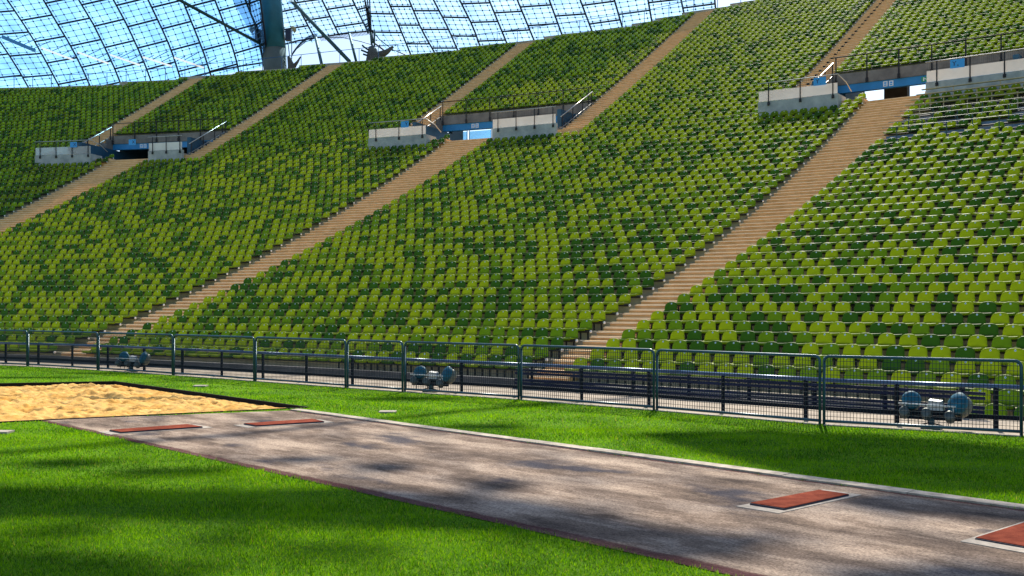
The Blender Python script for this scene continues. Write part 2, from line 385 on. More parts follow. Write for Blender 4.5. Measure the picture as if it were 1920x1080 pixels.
# ------------------------------------------------------------------ grass blades
def in_quad(px, py, q):
    r = np.ones(len(px), bool); n = len(q)
    s = 0
    for i in range(n):
        a, b = q[i], q[(i + 1) % n]; s += a[0] * b[1] - a[1] * b[0]
    s = 1 if s > 0 else -1
    for i in range(n):
        a, b = q[i], q[(i + 1) % n]
        r &= ((b[0] - a[0]) * (py - a[1]) - (b[1] - a[1]) * (px - a[0])) * s > 0
    return r
def blades():
    X = []; Y = []
    for y0, y1, dens in ((6.6, 9, 5200), (9, 12, 3600), (12, 16, 2200), (16, 22, 1300), (22, 34, 700)):
        hw = .53 * y1
        n = int((y1 - y0) * 2 * hw * dens); x = RNG.uniform(-hw, hw, n); y = RNG.uniform(y0, y1, n)
        k = np.abs(x) < .53 * y
        X.append(x[k]); Y.append(y[k])
    x = np.concatenate(X); y = np.concatenate(Y)
    jx = np.array([noise.noise(Vector((a * 5, b * 5, 2))) for a, b in zip(x, y)]) * .07 + RNG.normal(0, .015, len(x)); jy = jx * .8
    k = ~in_quad(x + jx, y + jy, [(p.x, p.y) for p in RWQ]) & ~in_quad(x, y, [(p.x, p.y) for p in PIT])
    kq = [rw[0], rw[0] + d1 * 26, rw[0] + d1 * 26 + nrm * .19, rw[0] + nrm * .19]
    k &= ~in_quad(x, y, [(p.x, p.y) for p in kq])
    ph = np.arctan2(x - CX, y - CY); r = np.hypot(x - CX, y - CY)
    fr = np.array([math.hypot(p.x - CX, p.y - CY) for p in FP]); fp = np.array([math.atan2(p.x - CX, p.y - CY) for p in FP])
    k &= r < np.interp(ph, fp, fr) + .05
    x, y = x[k], y[k]; n = len(x)
    cl = np.array([noise.noise(Vector((a * 1.3, b * 1.3, 0))) for a, b in zip(x[::1], y[::1])]) if n < 600000 else np.zeros(n)
    h = (.011 + .029 * RNG.random(n) ** 1.6) * (1 + .6 * cl); wd = RNG.uniform(.004, .008, n) * np.clip(y / 9, 1, 2.2)
    th = RNG.uniform(0, 2 * np.pi, n); ln = RNG.uniform(0, .026, n); la = RNG.uniform(0, 2 * np.pi, n)
    v = np.zeros((n, 3, 3)); dx, dy = np.cos(th) * wd / 2, np.sin(th) * wd / 2
    v[:, 0] = np.stack([x - dx, y - dy, np.zeros(n)], 1); v[:, 1] = np.stack([x + dx, y + dy, np.zeros(n)], 1)
    v[:, 2] = np.stack([x + np.cos(la) * ln, y + np.sin(la) * ln, h], 1)
    me = bpy.data.meshes.new('grass'); me.vertices.add(n * 3); me.vertices.foreach_set('co', v.reshape(-1))
    me.loops.add(n * 3); me.loops.foreach_set('vertex_index', np.arange(n * 3)); me.polygons.add(n)
    me.polygons.foreach_set('loop_start', np.arange(n) * 3); me.polygons.foreach_set('loop_total', np.full(n, 3))
    g2 = np.array([noise.fractal(Vector((a * .55, b * 1.1, 4)), 1, 2, 4) for a, b in zip(x, y)])
    q = RNG.random(n) + g2 * .55; mi = np.where(q < .24, 2, np.where(q < .66, 0, 1)); mi = np.where(RNG.random(n) < .035, 3, mi); me.polygons.foreach_set('material_index', mi); me.update(); me.validate()
    for nm, c, t in (('grass_mid', (.075, .200, .001), (.15, .38, .001)), ('grass_bright', (.16, .33, .002), (.30, .56, .001)), ('grass_dark', (.025, .085, .002), (.045, .15, .002)), ('grass_dry', (.34, .34, .05), (.42, .40, .05))):
        me.materials.append(mat(nm, c, .6, transl=.5, tcol=t, spec=.12))
    o = bpy.data.objects.new('grass', me); COL.objects.link(o); tag(o, kind='stuff')
blades()

# ------------------------------------------------------------------ grandstand
stand = empty('grandstand', tuple(P(.55, R0, 0)))
tag(stand, 'curved concrete stadium grandstand rising behind the fence with brown stairways', 'grandstand')
SINV = Matrix.Translation(-stand.location)
def spart(mb, name, m):
    o = mb.build(name, m, stand); o.matrix_parent_inverse = SINV; return o
NMIN = -3
def arc(a, b, step=.012):
    k = max(1, int(math.ceil((b - a) / step))); return [a + (b - a) * i / k for i in range(k + 1)]
def terr_int(n):
    iv = [(PH0, PH1)]
    if n >= 38 and n < 46:
        for k in (1, 2, 3):
            a, b = pit_rng(k) if n >= 40 else (UL[k] - .001, UR[k] + UW / rr(38) + .001)
            nv = []
            for p, q in iv:
                if b <= p or a >= q: nv.append((p, q)); continue
                if a > p: nv.append((p, a))
                if b < q: nv.append((b, q))
            iv = nv
    return iv
mb = MB()
for n in range(NMIN, 77):
    for a, b in terr_int(n):
        A = arc(a, b)
        for p, q in zip(A[:-1], A[1:]):
            if n > max(nmax(p), nmax(q)) + 2: continue
            r0, r1 = rr(n) - .50, rr(n) + .305; z = tread(n); zl = tread(n - 1) if n > NMIN else -1.3
            mb.face([P(p, r0, zl), P(p, r0, z), P(q, r0, z), P(q, r0, zl)], 0)
            mb.face([P(p, r0, z), P(p, r1, z), P(q, r1, z), P(q, r0, z)], 0)
spart(mb, 'terrace', M['concrete'])
# stairways: two steps for every row
def stairway(phl, wfun, n0, n1, nm='stairway'):
    mb = MB()
    for n in range(n0, n1 + 1):
        for hlf in (0, 1):
            r0 = rr(n) - .505 - (.40 if hlf else .0) - (.01 if not hlf else 0); r1 = rr(n) + .30 if not hlf else rr(n) - .50
            z = tread(n) + .012 if not hlf else (tread(n) + tread(n - 1)) / 2
            zl = tread(n - 1) - .05
            a = phl; b = phl + wfun(n)
            c = [P(a, r0, zl), P(b, r0, zl), P(b, r1, zl), P(a, r1, zl), P(a, r0, z), P(b, r0, z), P(b, r1, z), P(a, r1, z)]
            mb.hexa(c)
            # nosing, slightly proud of the step
            t = .045
            mb.hexa([P(a, r0 - .035, z - t), P(b, r0 - .035, z - t), P(b, r0 - .001, z - t), P(a, r0 - .001, z - t),
                     P(a, r0 - .035, z - .028), P(b, r0 - .035, z - .028), P(b, r0 + .07, z + .006), P(a, r0 + .07, z + .006)], 1)
    return spart(mb, nm, [M['stair'], M['nosing']])
for k in range(5):
    if AIS[k][0] < PH1: stairway(AIS[k][0] + .0006, lambda n, k=k: aw(k, n) + .0, -2, 39)
for k in range(5):
    for ph in (UL[k], UR[k]):
        if ph > PH0 and ph < PH1 - .01: stairway(ph + .0006, lambda n: UW / rr(n), 38, nmax(ph) + 1)
# small dark lights on the risers of the upper stairway at the right
for n in range(40, 70):
    for hlf in (0, .5):
        ph = UL[3] + .62 / rr(n); r0 = rr(n - hlf) - .565 + (.08 if hlf else 0); z = tread(n) - (.5 * (tread(n) - tread(n - 1)) if hlf else 0)
        mb = MB(); sz = .13 if not hlf else .08; mb.box(P(ph, r0, z - .10), (sz, sz * .8, sz)); spart(mb, 'step_light', M['post'])
# galleries: floor, parapets, pit walls, beams
def curved_slab(mb, a, b, r0, r1, z0, z1, mi=0):
    A = arc(a, b)
    for i, (p, q) in enumerate(zip(A[:-1], A[1:])):
        v = [P(p, r0, z0), P(q, r0, z0), P(q, r1, z0), P(p, r1, z0), P(p, r0, z1), P(q, r0, z1), P(q, r1, z1), P(p, r1, z1)]
        fs = [(3, 2, 1, 0), (4, 5, 6, 7), (0, 1, 5, 4), (2, 3, 7, 6)]
        if i == 0: fs.append((3, 0, 4, 7))
        if i == len(A) - 2: fs.append((1, 2, 6, 5))
        mb.mesh(v, fs, mi)
PAR = []     # (k, side, phi0, phi1)
for k in (1, 2, 3):
    c = AIS[k][0]
    l0, l1 = UL[k] - .0035, c - .0085
    r0_, r1_ = c + aw(k, 38) + .0015, UR[k] + .0015
    PAR += [(k, 'L', l0, l1), (k, 'R', r0_, r1_ if k != 3 else .690)]
    mb = MB(); curved_slab(mb, UL[k] - .002, c, rr(38.42), rr(39.6), ZG - .30, ZG); curved_slab(mb, c, c + aw(k, 39), rr(39.4), rr(39.6), ZG - .30, ZG); curved_slab(mb, c + aw(k, 39), UR[k] + .013, rr(38.42), rr(39.6), ZG - .30, ZG)
    pa, pb = pit_rng(k); curved_slab(mb, pa, pb, rr(39.6), rr(56), ZG - .30, ZG - .002)
    spart(mb, 'gallery_floor', M['stair'])
    # side walls of the pit and of the passage behind it
    for ph, s in ((pa, -1), (pb, 1)):
        mb = MB()
        for n in range(39, 46):
            zt = tread(n) + .10
            a, b = (ph, ph + .0014) if s < 0 else (ph - .0014, ph)
            curved_slab(mb, a, b, rr(n) - .50, rr(n) + .30, ZG - .25, max(zt, ZG + .15))
        spart(mb, 'stair_wall', M['beam'])
        mb = MB(); a, b = (ph + .0016, ph + .0036) if s < 0 else (ph - .0036, ph - .0016)
        nw = 48.6 if k == 2 else 51.5; curved_slab(mb, a, b, rr(39.8), rr(nw), ZG, 14.1); curved_slab(mb, a, b, rr(46.4), rr(nw), 14.1, tread(46) - .12)
        spart(mb, 'passage_wall', M['blue_wall'])
    mb = MB(); curved_slab(mb, pa - .0005, pb + .0005, rr(NE) - .30, rr(NE) + .06, 14.62, tread(46) + .02)
    spart(mb, 'upper_beam', M['beam'])
    mb = MB(); curved_slab(mb, pa + .0003, pb - .0003, rr(NE) - .22, rr(NE) + .10, 14.16, 14.615); spart(mb, 'painted_lintel', M['blue_beam'])
for k, s, a, b in PAR:
    mb = MB(); curved_slab(mb, a, b, rr(37.72), rr(37.72) + .22, 11.5, 12.93)
    if s == 'L': curved_slab(mb, b - .0016, b, rr(37.72) + .22, rr(39.4), 11.7, 12.93)
    spart(mb, 'parapet', M['parapet'])
# foot wall of the stand: grey at the left, darkened by painted-in shade right of the broad stairway
for pa, pb, mm in ((PH0 + .3, .628, 'moat'), (.6282, PH1, 'shadewall')):
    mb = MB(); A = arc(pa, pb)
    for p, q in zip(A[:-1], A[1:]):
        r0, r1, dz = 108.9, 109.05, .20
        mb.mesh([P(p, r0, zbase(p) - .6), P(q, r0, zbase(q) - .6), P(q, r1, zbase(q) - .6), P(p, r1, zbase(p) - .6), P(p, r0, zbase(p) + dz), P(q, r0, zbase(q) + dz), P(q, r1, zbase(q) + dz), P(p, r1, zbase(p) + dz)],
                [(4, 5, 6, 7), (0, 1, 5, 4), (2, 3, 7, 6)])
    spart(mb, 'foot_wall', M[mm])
# ------------------------------------------------------------------ seats
def seat_shell(nu=9, nv_pan=5, nv_bend=3, nv_back=7, th=.012, nlip=4, ntop=3):
    """moulded seat: local x along the row, -y towards the pitch, z = 0 at the pan"""
    prof = [(-.236, -.062, .222)]   # (y, z, halfwidth): rolled front lip, pan, bend, back, rolled upper edge
    for i in range(nlip):
        a = R_(90) * (1 - i / max(1, nlip - 1) * .80); prof.append((-.196 - .040 * math.sin(a), -.030 + .040 * math.cos(a), .236))
    for i in range(1, nv_pan):
        t = i / (nv_pan - 1); prof.append((-.200 + .325 * t, .008 - .022 * math.sin(t * math.pi * .9) - .014 * t, .238))
    for i in range(1, nv_bend + 1):
        a = i / nv_bend * R_(78); prof.append((.125 + .075 * math.sin(a), -.012 + .075 * (1 - math.cos(a)), .238 - .024 * i / nv_bend))
    for i in range(1, nv_back + 1):
        t = i / nv_back; prof.append((.200 + .060 * t, .048 + .212 * t, .214 - .010 * t))
    y_, z_ = prof[-1][:2]
    for i in range(1, ntop + 1):
        a = i / ntop * R_(75); prof.append((y_ + .030 * (1 - math.cos(a)) + .004, z_ + .030 * math.sin(a), .204))
    nbk = nv_back + ntop
    n = len(prof); vs = []
    top = prof[-1][1]
    for j, (y, z, hw) in enumerate(prof):
        isb = j >= n - nbk
        for i in range(nu):
            u = -1 + 2 * i / (nu - 1); x = u * hw
            cz = 0; cy = 0
            if isb:
                t = min(1, (j - (n - nbk) + 1) / nv_back)
                drop = .072 * (abs(u) ** 3.0) * t ** 2                     # arched upper edge
                cz = -drop; cy = -.028 * u * u - drop * .2
                x *= 1 - .05 * (abs(u) ** 3) * t ** 5
            else: cz = .016 * abs(u) ** 3
            vs.append((x, y + cy, z + cz))
    fs = []
    for j in range(n - 1):
        for i in range(nu - 1):
            a = j * nu + i; fs.append((a, a + 1, a + nu + 1, a + nu))
    V = np.array(vs); Fq = np.array(fs)
    # thickness: offset by vertex normals
    nr = np.zeros_like(V)
    for f in Fq:
        c = np.cross(V[f[2]] - V[f[0]], V[f[3]] - V[f[1]]); nr[f] += c
    nr /= np.linalg.norm(nr, axis=1)[:, None] + 1e-12
    B = V - nr * th; m = len(V)
    rim = list(range(nu)) + [j * nu + nu - 1 for j in range(1, n)] + [(n - 1) * nu + i for i in range(nu - 2, -1, -1)] + [j * nu for j in range(n - 2, 0, -1)]
    fr = [(a, rim[(i + 1) % len(rim)], rim[(i + 1) % len(rim)] + m, a + m)[::-1] for i, a in enumerate(rim)]
    allf = np.concatenate([Fq, Fq[:, ::-1] + m, np.array(fr)])
    # rounded lip: a bead along the rim is what catches the sun
    return np.concatenate([V, B]), allf
hi_v, hi_f = seat_shell(13, 5, 3, 7); lo_v, lo_f = seat_shell(6, 2, 1, 3, .014, 3, 2)
SHELL = {}
for nm in ('lime', 'leaf', 'dark'):
    me = bpy.data.meshes.new('seat_shell'); me.from_pydata([tuple(v) for v in hi_v], [], [tuple(f) for f in hi_f]); me.materials.append(M[nm])
    me.polygons.foreach_set('use_smooth', [True] * len(hi_f)); me.update(); SHELL[nm] = me
bm_ = MB(); bm_.lathe([(.0001, .004), (.019, .004), (.024, .002), (.025, -.002)], 14, 0, Matrix.Translation((0, .2395, .232)) @ Matrix.Rotation(R_(76), 4, 'X'))
bm_.lathe([(.0001, .0052), (.011, .0052), (.0115, .004)], 12, 1, Matrix.Translation((0, .2395, .232)) @ Matrix.Rotation(R_(76), 4, 'X'))
dtmp = bm_.build('number_disc', [M['disc'], M['sign']]); DISC = dtmp.data; bpy.data.objects.remove(dtmp)
bm_ = MB()
for x in (-.13, .13):
    bm_.bar((x, -.14, -.045), (x, .13, -.045), .03, .05); bm_.bar((x, .10, -.07), (x, .10, -SEAT_H + .01), .035, .05, up=(0, 1, 0))
dtmp = bm_.build('support_bracket', M['rail']); BRK = dtmp.data; bpy.data.objects.remove(dtmp)

def seat_int(n):
    """angular intervals that carry seats in row n -> (phi0, phi1, tag)"""
    bl = []
    for k in range(5):
        if n <= 38: bl.append((AIS[k][0], AIS[k][0] + aw(k, n)))
        if n >= 38:
            bl.append((UL[k], UL[k] + UW / rr(n))); bl.append((UR[k], UR[k] + UW / rr(n)))
            if n < 46 and k in (1, 2, 3): bl.append((UL[k], UR[k] + UW / rr(n)))
    if n == 38:
        bl = [(UL[k], UR[k] + UW / rr(n)) for k in (1, 2, 3)] + [(AIS[4][0], AIS[4][0] + aw(4, n))]
    if n in (38, 39, 40):
        keep = [(AIS[k][0] - .0078, AIS[k][0] - .0078 + 1.06 / rr(n)) for k in (1, 2, 3)] if n < 39 else [(AIS[k][0] - .0042, AIS[k][0] - .0042 + .53 / rr(n)) for k in (1, 2, 3)]
    else: keep = []
    lo = PH0
    if n < 0: lo = .7225
    iv = [(lo, PH1)]
    for a, b in sorted(bl):
        nv = []
        for p, q in iv:
            if b <= p or a >= q: nv.append((p, q)); continue
            if a > p: nv.append((p, a))
            if b < q: nv.append((b, q))
        iv = nv
    if n < 40: iv = sorted(iv + keep)
    return iv
seats = []     # n, phi, colour, distance-scale, x px, y px, index in block, block start
PITCH = .515
for n in range(-2, 76):
    for bi, (a, b) in enumerate(seat_int(n)):
        L_ = (b - a) * rr(n); c = int(L_ / PITCH)
        if c < 1: continue
        st = L_ / c
        for i in range(c):
            ph = a + (i + .5) * st / rr(n)
            if n > nmax(ph): continue
            p = P(ph, rr(n) + .2, zz(n) + .15)
            x = 960 + F * p.x / p.y; y = 570 - F * (p.z - EYE) / p.y
            if x < -420 or x > 2600 or y < -300: continue
            # press desks at the upper right: only every other place keeps its seat
            if 30 <= n <= 35 and AIS[3][0] + aw(3, n) - .001 < ph < .715:
                if RNG.random() < .38: continue
            cl = noise.noise(Vector((ph * 30, n * .22, 1.7)))
            rv = RNG.random() + cl * .03
            col = 'dark' if rv < .22 else ('leaf' if rv < .50 else 'lime')
            if n > 40: col = 'dark' if rv < .13 else ('leaf' if rv < .40 else 'lime')
            seats.append([n, ph, col, F / p.y, x, y, i, a, b, c])
vis = [s for s in seats if 0 <= s[4] <= 1920 and 0 <= s[5] <= 1080]
vis.sort(key=lambda s: -s[3])
near = vis[:290]; near_id = set(id(s) for s in near)
ones = 'zeroth first second third fourth fifth sixth seventh eighth ninth tenth eleventh twelfth thirteenth fourteenth fifteenth sixteenth seventeenth eighteenth nineteenth'.split()
tens = {20: ('twentieth', 'twenty'), 30: ('thirtieth', 'thirty'), 40: ('fortieth', 'forty')}
def ordw(i):
    if i < 20: return ones[i]
    t = i // 10 * 10
    return tens[t][0] if i == t else tens[t][1] + '-' + ones[i - t]
CN = {'lime': 'lime green', 'leaf': 'mid green', 'dark': 'dark green'}
A3 = AIS[3][0]
first = None
for s in near:
    n, ph, col, _, x, y, i, a, b, c = s
    right = ph > A3 + .002
    if n < 0: lab = f"{CN[col]} plastic seat at far right, {ordw(i + 1)} of the {'lower' if n == -2 else 'upper'} short row before the front"
    elif right: lab = f"{CN[col]} plastic seat, {ordw(n + 1)} full row up, {ordw(i + 1)} seat right of the nearest brown stairway"
    else: lab = f"{CN[col]} plastic seat, {ordw(n + 1)} full row up, {ordw(c - i)} seat left of the nearest brown stairway"
    # individual placement
    t = empty('stadium_seat', tuple(P(ph, rr(n), zz(n) + RNG.normal(0, .003))), -ph + RNG.normal(0, .014))
    t.rotation_euler.x = RNG.normal(0, .008)
    tag(t, lab, 'seat', 'green plastic seats of the grandstand')
    for nm, me in (('seat_shell', SHELL[col]), ('number_disc', DISC), ('support_bracket', BRK)):
        o = bpy.data.objects.new(nm, me); COL.objects.link(o); o.parent = t
far = [s for s in seats if id(s) not in near_id]
N = len(far); nvv = len(lo_v); nff = len(lo_f)
dv = []; df = []                                   # number disc for far seats: a small octagon
for k in range(6):
    a = k * math.pi / 3; dv.append((.024 * math.cos(a),   .2345 + .006 * math.sin(a), .232 + .023 * math.sin(a)))
dv = np.array(dv); nv_all = nvv + 6
V = np.zeros((N, nv_all, 3)); phs = np.array([s[1] for s in far]) + RNG.normal(0, .012, N) * 0
loc = np.array([tuple(P(s[1], rr(s[0]), zz(s[0]))) for s in far]); loc[:, 2] += RNG.normal(0, .004, N)
base = np.concatenate([lo_v, dv]); rot = -phs + RNG.normal(0, .016, N); tl = RNG.normal(0, .012, N)
bx, by, bz = base[:, 0], base[:, 1], base[:, 2]
c_, s_ = np.cos(rot)[:, None], np.sin(rot)[:, None]
by2 = by[None] - bz[None] * tl[:, None]
V[:, :, 0] = loc[:, 0:1] + bx * c_ - by2 * s_; V[:, :, 1] = loc[:, 1:2] + bx * s_ + by2 * c_; V[:, :, 2] = loc[:, 2:3] + bz
me = bpy.data.meshes.new('stadium_seats'); me.vertices.add(N * nv_all); me.vertices.foreach_set('co', V.reshape(-1))
li = (np.arange(N) * nv_all)[:, None, None] + lo_f[None]; li = li.reshape(N, -1)
ld = (np.arange(N) * nv_all + nvv)[:, None] + np.arange(6)[None]
LI = np.concatenate([li, ld], 1).reshape(-1)
tot = np.concatenate([np.full(nff, 4), [6]]); TOT = np.tile(tot, N); START = np.concatenate([[0], np.cumsum(TOT)[:-1]])
me.loops.add(len(LI)); me.loops.foreach_set('vertex_index', LI.astype(np.int32)); me.polygons.add(len(TOT))
me.polygons.foreach_set('loop_start', START.astype(np.int32)); me.polygons.foreach_set('loop_total', TOT.astype(np.int32))
ci = np.array([{'lime': 0, 'leaf': 1, 'dark': 2}[s[2]] for s in far])
MI = np.concatenate([np.repeat(ci[:, None], nff, 1), np.full((N, 1), 3)], 1).reshape(-1)
me.polygons.foreach_set('material_index', MI.astype(np.int32)); me.polygons.foreach_set('use_smooth', np.tile(np.concatenate([np.ones(nff, bool), [False]]), N))
for nm in ('lime', 'leaf', 'dark', 'disc'): me.materials.append(M[nm])
me.update(); me.validate()
o = bpy.data.objects.new('stadium_seats', me); COL.objects.link(o); tag(o, kind='stuff')
print('seats', len(seats), 'individual', len(near))
# seat beams with white end caps: one per run of seats; the far ones past the first hundred as one part
rest = MB(); cnt = 0
for n in range(-2, 76):
    for a, b in seat_int(n):
        A = [p for p in arc(a, b, .01) if n <= nmax(p)]
        if len(A) < 2: continue
        mb = MB() if cnt < 98 else rest
        mb.tube([P(p, rr(n) + .02, zz(n) - .085) for p in A], .035, 5, 0)
        mb.tube([P(A[-1], rr(n) + .02, zz(n) - .085), P(A[-1] + .05 / rr(n), rr(n) + .02, zz(n) - .085)], [.05, .035], 6, 1)
        if mb is not rest: spart(mb, 'seat_beam', [M['rail'], M['white']]); cnt += 1
spart(rest, 'seat_beam', [M['rail'], M['white']])['kind'] = 'stuff'

# ------------------------------------------------------------------ railings of galleries and stairs
def mesh_infill(mb, a, b, h, step=.11, wr=.006):
    """upright infill wires between two base points"""
    d = b - a; k = max(2, int(d.length / step))
    for i in range(1, k):
        p = a + d * i / k; mb.bar(p + Vector((0, 0, .05)), p + Vector((0, 0, h - .03)), wr, wr, up=(0, 1, 0))
def text_mesh(txt, size, m, M4, parent, name='lettering'):
    cu = bpy.data.curves.new('txt', 'FONT'); cu.body = txt; cu.size = size; cu.extrude = .004; cu.align_x = 'CENTER'; cu.align_y = 'CENTER'
    ob = bpy.data.objects.new('txt', cu); COL.objects.link(ob)
    dg = bpy.context.evaluated_depsgraph_get(); me = bpy.data.meshes.new_from_object(ob.evaluated_get(dg)); bpy.data.objects.remove(ob)
    me.materials.clear(); me.materials.append(m)
    o = bpy.data.objects.new(name, me); COL.objects.link(o); o.parent = parent; o.matrix_local = M4; return o
PN = {1: 'left hand', 2: 'middle', 3: 'right hand'}
for k, s, a, b in PAR:
    mid = (a + b) / 2; root = empty('parapet_railing', tuple(P(mid, rr(37.72), 12.93)))
    tag(root, f"dark railing with whitish panels on the {'left' if s == 'L' else 'right'} parapet of the {PN[k]} exit", 'railing', 'railings on the exit parapets')
    iv = Matrix.Translation(-root.location)
    def rp(mb, nm, m):
        o = mb.build(nm, m, root); o.matrix_parent_inverse = iv; return o
    rf = rr(37.72) - .04; L_ = (b - a) * rf; k_ = max(2, round(L_ / 1.75)); z1 = 13.93
    mb = MB(); mb.tube([P(p, rf, z1) for p in arc(a, b)] + ([P(b + .0008, rr(39.0), z1 - .25), P(b + .0012, rr(39.9), z1 - .62)] if s == 'L' else []), .028, 6); rp(mb, 'top_rail', M['zinc'])
    for i in range(k_ + 1):
        ph = a + (b - a) * ((i + .35) / (k_ + .5)); mb = MB(); mb.bar(P(ph, rf, 12.72), P(ph, rf, z1), .05, .05, up=(0, 1, 0)); mb.bar(P(ph, rf, 12.70), P(ph, rf, 12.86), .11, .11, up=(0, 1, 0)); rp(mb, 'post', M['rail'])
    mb = MB(); curved_slab(mb, a + .0003, b - .0003, rr(37.72) + .03, rr(37.72) + .045, 12.95, 13.50); rp(mb, 'panel', M['frost'])
    mb = MB(); A = arc(a, b, .0035)
    for p, q in zip(A[:-1], A[1:]): mesh_infill(mb, P(p, rf, 13.5), P(q, rf, 13.5), .44, .09, .005); mb.bar(P(p, rf, 13.55), P(q, rf, 13.55), .012, .012)
    rp(mb, 'infill_mesh', M['rail'])
for k in (1, 2, 3):
    pa, pb = pit_rng(k)
    root = empty('stair_railing', tuple(P((pa + pb) / 2, rr(NE), tread(46))))
    tag(root, f"railing along the upper beam and both inner stair edges over the {PN[k]} exit", 'railing', 'railings above the exits')
    iv = Matrix.Translation(-root.location)
    def rp(mb, nm, m):
        o = mb.build(nm, m, root); o.matrix_parent_inverse = iv; return o
    rb = rr(NE) - .34; zt = tread(46) + 1.0
    mb = MB(); mb.tube([P(p, rb, zt) for p in arc(pa, pb)], .032, 6); rp(mb, 'top_rail', M['rail'])
    K = max(4, round((pb - pa) * rb / 1.9))
    for i in range(K + 1):
        ph = pa + (pb - pa) * (i + .15) / (K + .3); mb = MB(); mb.bar(P(ph, rb, 14.62), P(ph, rb, zt), .06, .06, up=(0, 1, 0)); mb.bar(P(ph, rb, 14.60), P(ph, rb, 14.86), .12, .12, up=(0, 1, 0)); rp(mb, 'post', M['rail'])
    mb = MB(); A = arc(pa, pb, .0035)
    for p, q in zip(A[:-1], A[1:]): mesh_infill(mb, P(p, rb, tread(46) + .05), P(q, rb, tread(46) + .05), .93, .10, .005); mb.bar(P(p, rb, tread(46) + .1), P(q, rb, tread(46) + .1), .012, .012)
    rp(mb, 'infill_mesh', M['rail'])
    for ph in (pa + .0004, pb - .0004):
        zr = lambda n: tread(n) + 1.0
        mb = MB(); mb.tube([P(ph, rr(39.3), zr(39.3)), P(ph, rr(45.4), zr(45.4))], .03, 6); rp(mb, 'handrail', M['steel'])
        mb = MB(); mb.tube([P(ph, rr(39.3), zr(39.3) - .72), P(ph, rr(45.4), zr(45.4) - .72)], .02, 6); rp(mb, 'lower_rail', M['zinc'])
        for n in (39.6, 41.5, 43.4, 45.2):
            mb = MB(); mb.bar(P(ph, rr(n), tread(n) - .05), P(ph, rr(n), zr(n)), .055, .055, up=(0, 1, 0)); rp(mb, 'post', M['rail'])
        mb = MB(); mb.bar(P(ph, rr(39.3), tread(39.3) + .12), P(ph, rr(45.3), tread(45.3) + .12), .012, .012)
        for n in np.arange(39.4, 45.3, .13): mb.bar(P(ph, rr(n), tread(n) + .12), P(ph, rr(n), zr(n) - .03), .006, .006, up=(0, 1, 0))
        rp(mb, 'infill_mesh', M['rail'])
# signs
def sign(ph, r, z, wd, ht, txt, label, tsize=.30, tx=0, small=None):
    root = empty('block_sign', tuple(P(ph, r, z)), -ph); tag(root, label, 'sign', 'blue signs at the exits')
    mb = MB(); mb.box((0, 0, 0), (wd, .02, ht)); mb.build('plate', M['sign'], root)
    X = Matrix.Rotation(R_(90), 4, 'X')
    if txt: text_mesh(txt, tsize, M['ink'], Matrix.Translation((tx, -.014, 0)) @ X, root)
    if small: text_mesh(small[0], small[1], M['ink'], Matrix.Translation((small[2], -.014, small[3])) @ X, root)
rs = rr(37.72) - .075
def phi_at(x, r):       # angle on the circle r seen at photograph column x
    X = (x - 960) / F; a = X * X + 1; b = -2 * (X * CX + CY); c = CX * CX + CY * CY - r * r
    t = (-b + math.sqrt(b * b - 4 * a * c)) / (2 * a); return math.atan2(t * X - CX, t - CY)
sign(phi_at(1537, rs), rs, 13.66, .66, .42, 'Y', 'blue sign with a black Y on the left parapet of the right hand exit', .32, -.12, ('.', .2, .05, -.08))
sign(phi_at(1795, rs), rs, 13.66, .66, .42, 'Y', 'blue sign with Y and small print on right parapet of right hand exit', .32, -.14, ('6', .14, .03, -.09))
sign(phi_at(759, rs), rs, 13.66, .58, .40, 'Y', 'blue sign with a black Y on the parapet of the middle exit', .32, .12)
sign(phi_at(138, rs), rs, 13.62, .58, .40, 'X', 'blue sign with a black X, left one of the two at the left hand exit', .32, .10)
sign(phi_at(248, rs), rs, 13.62, .58, .40, 'X', 'blue sign with a black X, right one of the two at the left hand exit', .32, .10)
# lintel pictograms
for k, x in ((1, (265, 272, 288)), (2, (887, 894.5, 943)), (3, (1660, 1671, 1735))):
    rl = rr(NE) - .24; nmz = PN[k]
    for i, xx in enumerate(x):
        ph = phi_at(xx, rl)
        if i < 2:
            root = empty('pictogram_sign', tuple(P(ph, rl, 14.39)), -ph); tag(root, f"small white square sign on the blue lintel of the {nmz} exit, {'left' if i == 0 else 'right'} of two", 'sign', 'white squares on the lintels')
            mb = MB(); mb.box((0, 0, 0), (.24, .016, .30)); mb.build('plate', M['white'], root)
            mb = MB(); mb.box((0, -.012, .05), (.13, .01, .09)); mb.box((0, -.012, -.07), (.13, .01, .07)); mb.build('pictogram', M['sign'], root)
        else:
            root = empty('escape_sign', tuple(P(ph, rl, 14.39)), -ph); tag(root, f"green escape route sign on the blue lintel of the {nmz} exit", 'sign', 'green signs on the lintels')
            mb = MB(); mb.box((0, 0, 0), (.42, .016, .26)); mb.build('plate', M['green_sign'], root)
            mb = MB(); mb.box((-.08, -.012, 0), (.06, .01, .18)); mb.bar((-.06, -.012, .05), (.07, -.012, -.02), .01, .04); mb.box((.13, -.012, 0), (.07, .01, .2)); mb.build('pictogram', M['white'], root)
